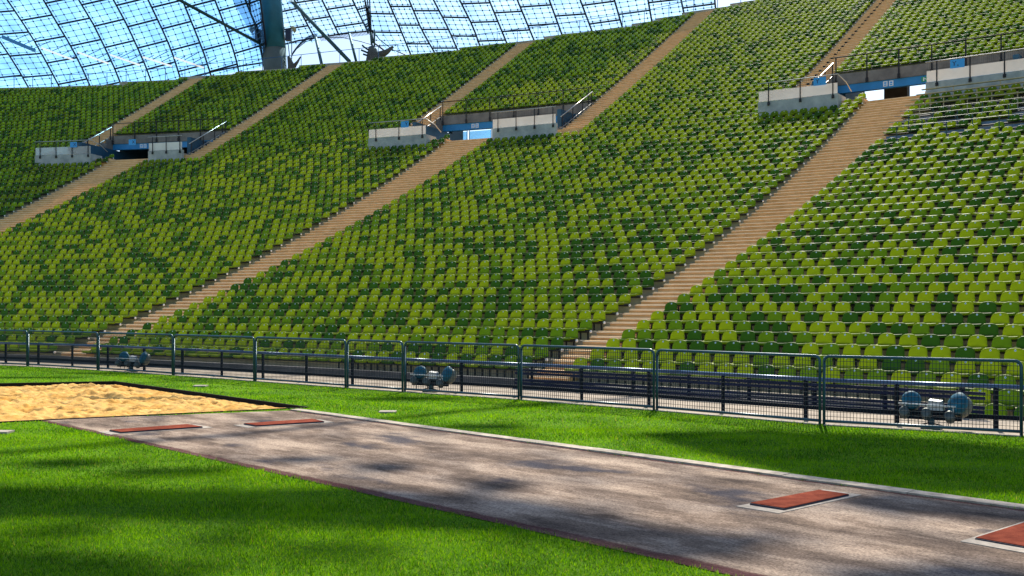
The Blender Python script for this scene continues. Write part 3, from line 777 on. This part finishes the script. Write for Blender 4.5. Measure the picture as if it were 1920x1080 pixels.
# what stands in the three passages
pa, pb = pit_rng(3)
mb = MB(); a = phi_at(1679, rr(51)); curved_slab(mb, a - .0045, a + .0045, rr(51), rr(51.8), ZG, tread(50) + .2)
tag(mb.build('passage_column', M['column']), 'brown column standing in the bright opening of the right hand exit', 'column')
pa, pb = pit_rng(1)
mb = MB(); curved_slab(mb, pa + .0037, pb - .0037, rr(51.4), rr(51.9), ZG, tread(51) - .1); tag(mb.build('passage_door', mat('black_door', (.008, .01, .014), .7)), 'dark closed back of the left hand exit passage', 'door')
pa, pb = pit_rng(2)
root = empty('passage_gate', tuple(P((pa + pb) / 2, rr(51), ZG))); tag(root, 'two leaf gate with pale blue panels in the middle exit', 'gate'); iv = Matrix.Translation(-root.location)
gc = phi_at(878, rr(51)); gw = 1.9 / rr(51)
for a, b in ((gc - gw, gc - .0006), (gc + .0006, gc + gw)):
    zb, zt = ZG + .1, ZG + 2.35
    mb = MB(); mb.tube([P(a, rr(51), zb), P(a, rr(51), zt), P(b, rr(51), zt), P(b, rr(51), zb)], .035, 6); o = mb.build('leaf_frame', M['fence'], root); o.matrix_parent_inverse = iv
    mb = MB(); mb.face([P(a, rr(51) + .01, zb), P(b, rr(51) + .01, zb), P(b, rr(51) + .01, zt - .08), P(a, rr(51) + .01, zt - .08)]); mb.face([P(a, rr(51) + .025, zb), P(b, rr(51) + .025, zb), P(b, rr(51) + .025, zt - .08), P(a, rr(51) + .025, zt - .08)][::-1]); o = mb.build('leaf_panel', M['acryl_r'], root); o.matrix_parent_inverse = iv
# press desks right of the right hand aisle
for n in range(30, 38):
    a = AIS[3][0] + aw(3, n) + .002; b = .715
    root = empty('desk_row', tuple(P(a, rr(n), tread(n)))); tag(root, f"press desk with rail and posts, {ordw(n - 29)} of the rows below the right hand exit", 'desk', 'press desk rows at the upper right'); iv = Matrix.Translation(-root.location)
    if n >= 34:
        mb = MB(); curved_slab(mb, a, b, rr(n) - .36, rr(n) - .20, zz(n) + .40, zz(n) + .44); o = mb.build('desk_top', M['deskwood'], root); o.matrix_parent_inverse = iv
    else:
        mb = MB(); curved_slab(mb, a, b, rr(n) + .30, rr(n) + .33, zz(n) - .06, zz(n) + .12); o = mb.build('desk_front', M['seatblue'], root); o.matrix_parent_inverse = iv
        mb = MB(); mb.tube([P(p, rr(n) - .28, zz(n) + .42) for p in arc(a, b)], .016, 5); o = mb.build('rail', M['cable'], root); o.matrix_parent_inverse = iv
    K = int((b - a) * rr(n) / 2.1); off = .3 + .4 * (n % 2)
    for i in range(K):
        ph = a + (i + off) * 2.1 / rr(n); mb = MB(); mb.bar(P(ph, rr(n) - .28, tread(n)), P(ph, rr(n) - .28, zz(n) + .40), .035, .035, up=(0, 1, 0)); o = mb.build('post', M['deskwood'] if n >= 34 else M['cable'], root); o.matrix_parent_inverse = iv

# rail along the rim of the stand
root = empty('rim_railing', tuple(P(.3, rr(68), 25))); tag(root, 'thin railing along the top rim of the stand against the roof', 'railing'); iv = Matrix.Translation(-root.location)
rim = []
ph = PH0 + .02
PHK = [.09, .156, .217, .28, .343, .395, .462, .49, .55, .66]; NK = [62, 62.6, 64.6, 66.3, 67.6, 68.6, 69.9, 72.5, 74, 75]
def rimp(ph):
    n = float(np.interp(ph, PHK, NK)) + 2.0; return P(ph, rr(n), zz(n) - .35)
A = arc(PH0 + .02, .60, 1.9 / 165)
mb = MB(); mb.tube([rimp(p) + Vector((0, 0, 1.15)) for p in A], .03, 5); o = mb.build('top_rail', M['net'], root); o.matrix_parent_inverse = iv
for p in A:
    mb = MB(); q = rimp(p); mb.bar(q + Vector((0, 0, -.6)), q + Vector((0, 0, 1.15)), .05, .05, up=(0, 1, 0)); o = mb.build('post', M['net'], root); o.matrix_parent_inverse = iv

# ------------------------------------------------------------------ the tent roof behind the stand
class Plane:
    def __init__(s, nx, ny, q, Y):   # nx*X + z + ny*Y = const (z above the eye)
        s.n = (nx, ny); d = s.dirv(q); s.c = Y * (nx * d[0] + d[2] + ny)
    def dirv(s, q): return ((q[0] - 960) / F, 1.0, (570 - q[1]) / F)
    def at(s, q):
        d = s.dirv(q); t = s.c / (s.n[0] * d[0] + d[2] + s.n[1]); return Vector((d[0] * t, t, EYE + d[2] * t))
roof = empty('tent_roof', (-20, 100, 26)); tag(roof, 'transparent tent roof of acrylic panels on a cable net behind the stand', 'roof'); RINV = Matrix.Translation(-roof.location)
def rpart(mb, nm, m):
    o = mb.build(nm, m, roof); o.matrix_parent_inverse = RINV; return o
def line_at(L, y):     # polyline of pixels, extrapolated
    ys = [p[1] for p in L]; xs = [p[0] for p in L]
    if y <= ys[0]: s = (xs[1] - xs[0]) / (ys[1] - ys[0]); return xs[0] + s * (y - ys[0])
    if y >= ys[-1]: s = (xs[-1] - xs[-2]) / (ys[-1] - ys[-2]); return xs[-1] + s * (y - ys[-1])
    return float(np.interp(y, ys, xs))
def roof_piece(lines, pl, y_off, dy, rise, ytop, ybot, m):
    pan, jn, net = MB(), MB(), MB()
    nm = len(lines) - 1; up = Vector((0, -.6, -.8))
    for k in range(nm):
        La, Lb = lines[k], lines[k + 1]
        yb = ybot[k] if isinstance(ybot, (list, tuple)) else ybot
        y = y_off[k]
        while y > ytop: y -= dy
        ys = [y]
        while ys[-1] + dy < yb - 4: ys.append(ys[-1] + dy)
        ys.append(yb)
        def pt(u, yl):
            yr = yl - rise[k] * u
            # walk across the strip: blend of the two border lines
            return (line_at(La, yr) * (1 - u) + line_at(Lb, yr) * u, yr)
        for j in range(len(ys) - 1):
            y0, y1 = ys[j], ys[j + 1]
            c = [pl.at(pt(0, y0)), pl.at(pt(1, y0)), pl.at(pt(1, y1)), pl.at(pt(0, y1))]
            pan.face(c[::-1])
            jn.bar(c[0], c[1], .17, .08, up)
            nrow = 3 if y1 - y0 > dy * .8 else max(0, int(round(4 * (y1 - y0) / dy)) - 1)
            G = {}
            for a in range(4):
                for b in range(nrow + 1):
                    u = (a + .5) / 4; v = (b + .5) / (nrow + 1)
                    G[a, b] = pl.at(pt(u, y0 + (y1 - y0) * v)) + Vector((0, -.25, -.12))
            for a in range(4):
                net.bar(pl.at(pt((a + .5) / 4, y0)) + Vector((0, -.25, -.12)), pl.at(pt((a + .5) / 4, y1)) + Vector((0, -.25, -.12)), .030, .030, up)
            for b in range(nrow + 1):
                v = (b + .5) / (nrow + 1); yy = y0 + (y1 - y0) * v
                net.bar(pl.at(pt(0, yy)) + Vector((0, -.25, -.12)), pl.at(pt(1, yy)) + Vector((0, -.25, -.12)), .030, .030, up)
            for g in G.values(): net.box(g, (.13, .08, .13))
        # long joint on the left border of the strip
        Y = [ytop + (yb - ytop) * i / 10 for i in range(11)]
        jn.tube([pl.at((line_at(La, q), q)) for q in Y], .095, 5)
    Y = [ytop + ((ybot[-1] if isinstance(ybot, (list, tuple)) else ybot) - ytop) * i / 10 for i in range(11)]
    jn.tube([pl.at((line_at(lines[-1], q), q)) for q in Y], .09, 5)
    rpart(pan, 'acrylic_panels', m); rpart(jn, 'panel_joints', M['joint']); rpart(net, 'cable_net', M['net'])
J = [[(-120, 0), (-70, 80), (-40, 165)], [(-52, 0), (-22, 47), (0, 78), (21.7, 110), (45, 148), (54, 165)],
     [(14, 0), (40, 38), (65, 77.5), (87.5, 117), (108, 156)], [(81.7, 0), (109, 46.7), (133, 86), (153, 125), (168, 159)],
     [(148, 0), (176.7, 48), (196.7, 89), (215, 128), (225, 153)], [(213, 0), (240, 50), (260, 94), (278, 135), (283, 152)],
     [(278, 0), (303, 52), (322, 95), (337, 143)], [(342, 0), (368, 63), (385, 107), (393, 133)],
     [(403, 0), (428, 65), (442, 107), (446, 126)], [(460, 0), (480, 50), (492, 110)], [(488, 0), (496, 60), (501, 114)]]
PL1 = Plane(.214, .863, (200, 100), 104)
roof_piece(J, PL1, [30, 25, 38, 6, 9, 10, 14, 14, 20, 8], 40.0, [9, 5, 10, 12, 13, 14, 14, 14, 14, 9], -90, [190, 190, 190, 185, 180, 172, 156, 147, 138, 128], M['acryl_l'])
J2 = [[(500, -40), (522, 23), (533, 83)], [(552, 0), (590, 71)], [(604, 0), (635, 64)], [(661, 0), (689, 58)], [(684, 0), (697, 80)]]
PL2 = Plane(.10, .62, (700, 60), 104)
roof_piece(J2, PL2, [23, 38, 50.5, 18], 33.0, [8, 7, 8, 4], -90, [86, 72, 66, 62], M['acryl_r'])
J3 = [[(684, 0), (693, 40), (700, 80), (745, 112)], [(727, 0), (750, 53), (768, 97)], [(767, 0), (790, 55), (810, 90)], [(813, 0), (840, 52), (855, 87)], [(862, 0), (887, 50), (897, 78)], [(917, 0), (945, 68)],
      [(973, 7), (997, 65)], [(1030, 0), (1050, 55)], [(1088, 0), (1105, 45)], [(1152, 0), (1163, 38)], [(1215, 0), (1220, 28)], [(1277, 0), (1280, 14)], [(1340, 0), (1342, 20)]]
roof_piece(J3, PL2, [25, 12, 55, 32, 7, 24, 13, 30, 10, 27, 5, 15], 35.0, [-1, 0, 0, -1, 2, 3, 4, 4, 8, 8, 7, 8], -90, [98, 108, 106, 104, 98, 92, 90, 84, 78, 70, 60, 50], M['acryl_r'])
# edge cables
mb = MB()
mb.tube([PL1.at(q) for q in ((330, 162), (347, 147), (400, 134), (450, 124), (496, 117))], 0.088, 6)
mb.tube([PL2.at(q) for q in ((533, 83), (560, 76), (592, 71), (636, 64), (700, 57))], 0.094, 6)
mb.tube([PL2.at(q) for q in ((546, 106), (556, 92), (572, 79), (592, 71))], 0.039, 6)
mb.tube([PL2.at(q) for q in ((600, 70), (640, 70), (677, 78), (697, 84))], 0.039, 6)
mb.tube([PL2.at(q) for q in ((690, -60), (694, 20), (697, 82))], 0.072, 6); mb.tube([PL2.at(q) for q in ((682, -60), (691, 20), (696, 82))], 0.072, 6)
mb.tube([PL2.at(q) for q in ((697, 57), (712, 74), (735, 92), (760, 103))], 0.055, 6)
mb.tube([PL1.at(q) for q in ((460, -60), (470, 25), (486, 60), (492, 110))], 0.094, 6)
rpart(mb, 'edge_cable', M['joint'])
# fringe of short net ends hanging from the free edge
mb = MB()
for i in range(26):
    t = i / 25; q = (547 + 45 * t, 104 - 33 * (1 - (1 - t) ** 2)); a = PL2.at(q); b = PL2.at((q[0] + 3, q[1] - 8)); mb.bar(a, b, .05, .05)
for i in range(40):
    t = i / 39; q = (600 + 97 * t, 70 - 13 * t); mb.bar(PL2.at(q), PL2.at((q[0] + 3, q[1] + 7)), .045, .045)
rpart(mb, 'net_fringe', M['net'])
# housings of strip lights hung under it
for i, (q0, q1) in enumerate((((78, 90), (137, 112)), ((146, 98), (203, 119)), ((207, 103), (262, 122)), ((268, 107), (322, 124)), ((327, 108), (382, 127)), ((4, 69), (66, 95)))):
    a, b = PL1.at(q0), PL1.at(q1); a, b = a * .965 + Vector((0, 0, EYE * .035)), b * .965 + Vector((0, 0, EYE * .035))
    c = (a + b) / 2; root = empty('strip_light', tuple(c)); iv = Matrix.Translation(-c)
    tag(root, ('white tubular strip light hanging under the blue roof, ' + ordw(i + 1) + ' of the five from the left') if i < 5 else 'blue tubular strip light hanging under the roof at the far left', 'light', 'strip lights under the roof')
    mb = MB(); mb.bar(a, b, .17 if i < 5 else .4, .15 if i < 5 else .3); o = mb.build('housing', M['tube_w'] if i < 5 else M['tube_b'], root); o.matrix_parent_inverse = iv
    for t in (.3, .6, .9):
        p = a.lerp(b, t); mb = MB(); mb.bar(p, p + Vector((.9, 2.2, 1.4)), .06, .06); o = mb.build('hanger', M['net'], root); o.matrix_parent_inverse = iv
# mast and stays
YM = 101.0
root = empty('roof_mast', tuple(pix(516, 150, YM))); tag(root, 'tall teal steel mast with grey foot rising behind the stand', 'mast'); iv = Matrix.Translation(-root.location)
def mp(mb, nm, m):
    o = mb.build(nm, m, root); o.matrix_parent_inverse = iv; return o
c0, c1, c2 = pix(518, 190, YM), pix(514.5, 92, YM), pix(507, 0, YM); up = (c2 - c1)
mb = MB(); mb.tube([c0, c1], [1.14, 1.12], 28); mp(mb, 'mast_foot', M['mast_c'])
mb = MB(); mb.tube([c1, c2, c2 + up * 2, c2 + up * 6], [1.125, 1.08, 1.05, .7], 28); mp(mb, 'mast_shaft', M['mast'])
for x, s in ((484, -1), (541, 1)):
    p = pix(x, 66, YM - .3)
    mb = MB(); mb.box(p, (.55, .6, 1.1)); mp(mb, 'lamp_bracket', M['dark_metal'])
    mb = MB(); Mx = Matrix.Translation(p + Vector((.55 * s, -.2, .55))) @ Matrix.Rotation(R_(60 * s), 4, 'Y'); mb.lathe([(.05, .25), (.3, .12), (.38, -.15), (.34, -.15), (.2, .05)], 14, 0, Mx); mp(mb, 'lamp_head', M['deskwood'])
for q0, q1, r_, Y0, Y1, lab in (((318, -10), (490, 83), .15, 88, YM - 1, 'thick dark stay cable running down to the mast from the left'),
                           ((545, 0), (655, 115), .19, YM + 1, 96, 'thick dark stay cable running from the mast down behind the seats'),
                           ((592, 71), (603, 120), .15, 103, 97, 'short steel strut left of two in the white gap beside the mast'),
                           ((655, 64), (668, 116), .13, 103, 97, 'short steel strut right of two in the white gap beside the mast')):
    mb = MB(); mb.tube([pix(*q0, Y0), pix(*q1, Y1)], r_, 8); tag(mb.build('stay_cable', M['cable']), lab, 'cable', 'roof stays near the mast')
# cast anchors
for (x, y), lab, s in (((700, 98), 'grey cast steel anchor with arms at the low point of the roof', 1), ((545, 117), 'grey cast steel anchor with cables at the right foot of the mast', .5)):
    Y = 97.5; c = pix(x, y, Y); root = empty('cable_anchor', tuple(c)); tag(root, lab, 'anchor', 'cast anchors of the roof'); 
    mb = MB(); mb.tube([(0, 0, -2), (.1, 0, -.4), (-.2, 0, .55)], [.95 * s, .75 * s, .28 * s], 10); mb.tube([(.2, 0, -.5), (1.3 * s, 0, .05), (1.9 * s, 0, .55)], [.5 * s, .26 * s, .12 * s], 8); mb.build('cast_body', M['cast'], root)
    for a, b in (((-.5, -.2, .2), (-1.0 * s, -.5, .55)), ((-.5, -.2, -.1), (-1.1 * s, -.5, .1)), ((-.4, -.2, -.4), (-.9 * s, -.5, -.3)), ((-.1, 0, .5), (-.25, 0, 1.9)), ((.1, 0, .3), (.1, 0, 2.0))):
        mb = MB(); mb.tube([a, b], .09 * s, 6); mb.build('cable_socket', M['cable'], root)

# unseen roof cables over the pitch; panels added and shaped to shade the grass
over = empty('roof_shade_casters', (8, 52, 38)); tag(over, 'unseen roof cables and added shade panels hanging high over the pitch side', 'shade caster')
OI = Matrix.Translation(-over.location); HZ = 38.0
def up_to(p, h=HZ): return p + SUN * ((h - p.z) / SUN.z)
def opart(mb, nm, m):
    o = mb.build(nm, m, over); o.matrix_parent_inverse = OI; return o
def over_poly(px, m, th=.08):
    q = [up_to(gnd(*p)) for p in px]; mb = MB(); n = len(q)
    t = Vector((0, 0, th)); mb.face(q); mb.face([p + t for p in q][::-1])
    for i in range(n): mb.face([q[i], q[i] + t, q[(i + 1) % n] + t, q[(i + 1) % n]])
    opart(mb, 'shade_panel', m)
over_poly([(1180, 812), (1420, 806), (1700, 820), (2050, 850), (2050, 930), (1760, 925), (1540, 905), (1360, 862)], M['acryl_shade'])
over_poly([(1545, 935), (1660, 920), (1960, 955), (1990, 990), (1800, 972), (1640, 962)], M['acryl_shade'])
over_poly([(-120, 905), (300, 918), (700, 912), (1000, 935), (1250, 985), (1480, 1010), (1400, 1045), (1150, 1028), (850, 998), (500, 985), (150, 975), (-120, 975)], M['acryl_shade'])
over_poly([(850, 905), (960, 902), (1010, 914), (900, 928)], M['acryl_shade'])
over_poly([(660, 868), (760, 866), (800, 880), (690, 890)], M['acryl_shade'])
over_poly([(1500, 1080), (1750, 1048), (2000, 1070), (2050, 1110), (1700, 1130)], M['acryl_shade'])
for (x, y, w_, h_) in ((120, 868, 90, 9), (330, 884, 120, 8), (560, 862, 70, 7), (90, 1000, 130, 12), (640, 1030, 150, 12), (900, 800, 110, 5), (760, 748, 120, 3), (420, 1010, 100, 10), (250, 745, 160, 2.5), (250, 700, 180, 1.6), (60, 708, 120, 1.4), (1230, 1045, 120, 9)):
    over_poly([(x - w_, y), (x - w_ * .4, y - h_ * .8), (x + w_ * .3, y - h_), (x + w_, y - h_ * .1), (x + w_ * .5, y + h_ * .9), (x - w_ * .5, y + h_)], M['acryl_shade'])
over_poly([(-100, 1030), (200, 1040), (420, 1075), (300, 1120), (-150, 1130)], M['acryl_shade'])
mb = MB(); mb.tube([up_to(gnd(-300, 874)), up_to(gnd(480, 812)), up_to(gnd(860, 772)), up_to(gnd(1200, 742))], .17, 6); opart(mb, 'edge_cable', M['joint'])
mb = MB(); mb.tube([up_to(gnd(-200, 745)), up_to(gnd(600, 700))], .10, 6); opart(mb, 'edge_cable', M['joint'])
mb = MB()
for i in range(7): mb.tube([up_to(gnd(-400, 1010 - 28 * i)), up_to(gnd(2300, 1150 - 62 * i))], .05, 5)
for i in range(7): mb.tube([up_to(gnd(100 + 300 * i, 1080)), up_to(gnd(300 + 160 * i, 780))], .05, 5)
opart(mb, 'cable_net', M['net'])

# ------------------------------------------------------------------ pitch fence
FH = 1.11
for i in range(len(FP) - 1):
    a0, b0 = FP[i], FP[i + 1]; d = (b0 - a0); L_ = d.length; d.normalize(); a, b = a0 + d * .035, b0 - d * .035
    root = empty('fence_panel', tuple(a), math.atan2(d.y, d.x)); l = (b - a).length
    idx = i - 3
    vis_i = {3: 'leftmost', 4: 'second', 5: 'third', 6: 'fourth', 7: 'fifth', 8: 'narrow sixth', 9: 'seventh', 10: 'eighth', 11: 'ninth', 12: 'rightmost'}.get(i)
    tag(root, f"blue green mesh fence panel, {vis_i} in view counting from the left" if vis_i else ('blue green mesh fence panel beyond the left edge of the view' if i < 3 else 'blue green mesh fence panel beyond the right edge of the view'), 'fence panel', 'mesh fence panels along the pitch')
    r = .09; pts = []
    def cor(cx_, cz_, a0_, a1_): return [(cx_ + r * math.cos(t), 0, cz_ + r * math.sin(t)) for t in [a0_ + (a1_ - a0_) * k / 5 for k in range(6)]]
    mb = MB(); pts = [(0, 0, -.03), (0, 0, FH - r)] + cor(r, FH - r, math.pi, math.pi / 2) + cor(l - r, FH - r, math.pi / 2, 0) + [(l, 0, -.03)]
    mb.tube(pts, .024, 8); mb.tube([(0, 0, .07), (l, 0, .07)], .024, 8); mb.build('frame', M['fence'], root)
    mb = MB(); nx = int(l / .05)
    for k in range(1, nx): x = l * k / nx; mb.bar((x, 0, .07), (x, 0, FH), .0068, .0068, up=(0, 1, 0))
    for k in range(1, 14): z = .07 + (FH - .07) * k / 14; mb.bar((.0, .005, z), (l, .005, z), .0072, .0072)
    mb.build('wire_mesh', M['wire'], root)
    mb = MB(); mb.box((l / 2, .02, -.02), (l, .16, .07)); mb.build('base_strip', M['slab'], root)
# low railing just behind it, one length between every two fence posts
LOW = [p + radial(p) * .95 for p in FP]
root = empty('low_railing', tuple(LOW[0])); tag(root, 'low blue pipe railing on dark posts just behind the mesh fence', 'railing'); iv = Matrix.Translation(-LOW[0])
LH = .655
for i in range(len(LOW) - 1):
    mb = MB(); mb.tube([LOW[i] + Vector((0, 0, LH)), LOW[i + 1] + Vector((0, 0, LH))], .036, 8); o = mb.build('top_rail', M['lowrail'], root); o.matrix_parent_inverse = iv
    mb = MB(); mb.bar(LOW[i] + Vector((0, 0, .17)), LOW[i + 1] + Vector((0, 0, .17)), .03, .07); o = mb.build('lower_rail', M['post'], root); o.matrix_parent_inverse = iv
    k = 2 if (LOW[i + 1] - LOW[i]).length > 2.2 else 1
    for j in range(k):
        p = LOW[i].lerp(LOW[i + 1], (j + .55) / k); mb = MB(); mb.bar(p + Vector((0, 0, -.03)), p + Vector((0, 0, LH - .02)), .06, .06, up=(0, 1, 0)); o = mb.build('post', M['post'], root); o.matrix_parent_inverse = iv

# added dark slats standing in for the shade on the bare lower steps
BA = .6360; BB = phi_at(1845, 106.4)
root = empty('shade_slats', tuple(P(BA, 106.4, 0))); tag(root, 'added dark blue slats for the shaded steps below the lowest seats right of the stairway', 'barrier'); iv = Matrix.Translation(-root.location)
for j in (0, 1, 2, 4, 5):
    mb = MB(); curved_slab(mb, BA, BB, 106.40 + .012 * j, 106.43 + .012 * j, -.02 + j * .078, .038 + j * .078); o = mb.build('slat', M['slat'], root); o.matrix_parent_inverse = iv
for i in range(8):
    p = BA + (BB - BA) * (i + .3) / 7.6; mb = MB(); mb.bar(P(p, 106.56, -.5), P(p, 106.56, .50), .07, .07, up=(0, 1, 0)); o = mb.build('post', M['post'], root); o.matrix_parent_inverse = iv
# ------------------------------------------------------------------ lamp clusters behind the fence
def lamp_cluster(x, lab, flip=1):
    ph = phi_at(x, 104.25); fr = np.interp(ph, [math.atan2(p.x - CX, p.y - CY) for p in FP], [math.hypot(p.x - CX, p.y - CY) for p in FP])
    ph = phi_at(x, fr + .5); c = P(ph, fr + .5, 0); root = empty('lamp_cluster', tuple(c), -ph * .9 + .12); root.scale = (.86, .86, .92); tag(root, lab, 'floodlight', 'lamp clusters behind the fence')
    mb = MB(); mb.box((0, 0, .07), (.10, .10, .18)); mb.box((0, 0, -.01), (.34, .3, .03)); mb.build('post', M['fence'], root)
    mb = MB(); mb.box((-.02, 0, .17), (1.06, .09, .07)); mb.box((-.02, .03, .26), (1.0, .04, .06)); mb.build('crossbar', M['post'], root)
    mb = MB(); mb.tube([(-.56, -.12, .405), (.42, -.12, .385)], .013, 6); mb.tube([(-.45, 0, .2), (-.45, -.12, .4)], .012, 5); mb.tube([(.38, 0, .2), (.38, -.12, .388)], .012, 5); mb.build('guard_rail', M['white'], root)
    dome = [(.001, .06), (.06, .058), (.115, .048), (.155, .028), (.172, 0), (.165, -.05), (.150, -.07), (.14, -.06)]
    for dx, z, sc_, ti, rz in ((-.36, .46, 1.0, -58, 12), (.42, .435, 1.18, -62, -38)):
        mb = MB(); Mx = Matrix.Translation((dx, .05, z)) @ Matrix.Rotation(R_(rz), 4, 'Z') @ Matrix.Rotation(R_(-ti), 4, 'X') @ Matrix.Scale(sc_, 4)
        mb.lathe(dome, 22, 0, Mx); mb.build('lamp_dome', M['dome'] if dx < 0 else M['dome'], root)
        mb = MB(); Mx2 = Mx @ Matrix.Translation((0, 0, -.16)); mb.lathe([(.001, .10), (.15, .09), (.165, .03), (.14, -.03), (.09, -.06), (.001, -.06)], 20, 0, Mx2); mb.build('dome_back', M['dome_b'], root)
    mb = MB(); mb.hexa([Vector(q) for q in ((-.05, -.05, .30), (.20, -.05, .30), (.22, .12, .30), (-.02, .12, .30), (-.06, -.02, .47), (.14, -.02, .45), (.18, .08, .47), (-.03, .08, .49))]); mb.build('ballast_box', M['zinc'], root)
    for dx, z in ((-.46, .24), (-.08, .23), (.32, .20)):
        mb = MB(); Mx = Matrix.Translation((dx, -.08, z)) @ Matrix.Rotation(R_(62), 4, 'X')
        pr = [(.001, .09), (.07, .09)]
        for j in range(6): zz_ = .08 - j * .028; pr += [(.088, zz_), (.088, zz_ - .012), (.074, zz_ - .016), (.074, zz_ - .026)]
        pr += [(.06, -.10), (.03, -.10), (.001, -.07)]
        mb.lathe(pr[::-1], 18, 0, Mx); mb.build('lamp_socket', M['lampgrey'], root)
        mb = MB(); mb.bar((dx, -.02, z), (dx + .03, .06, .44), .03, .03, up=(1, 0, 0)); mb.build('yoke', M['white'], root)
    mb = MB()
    for k in range(5):
        x0 = -.4 + .17 * k; mb.tube([(x0, -.06, .16), (x0 + .02, -.1, .05), (x0 + .08, -.08, .02 + .02 * (k % 2)), (-.03, -.03, .09)], .008, 5)
    mb.build('cables', M['post'], root)
lamp_cluster(246, 'small cluster of blue domed lamps behind the fence, farthest left of three')
lamp_cluster(808, 'cluster of blue domed lamps behind the fence near the middle of the view')
lamp_cluster(1747, 'cluster of blue domed lamps behind the fence, nearest one at the right')
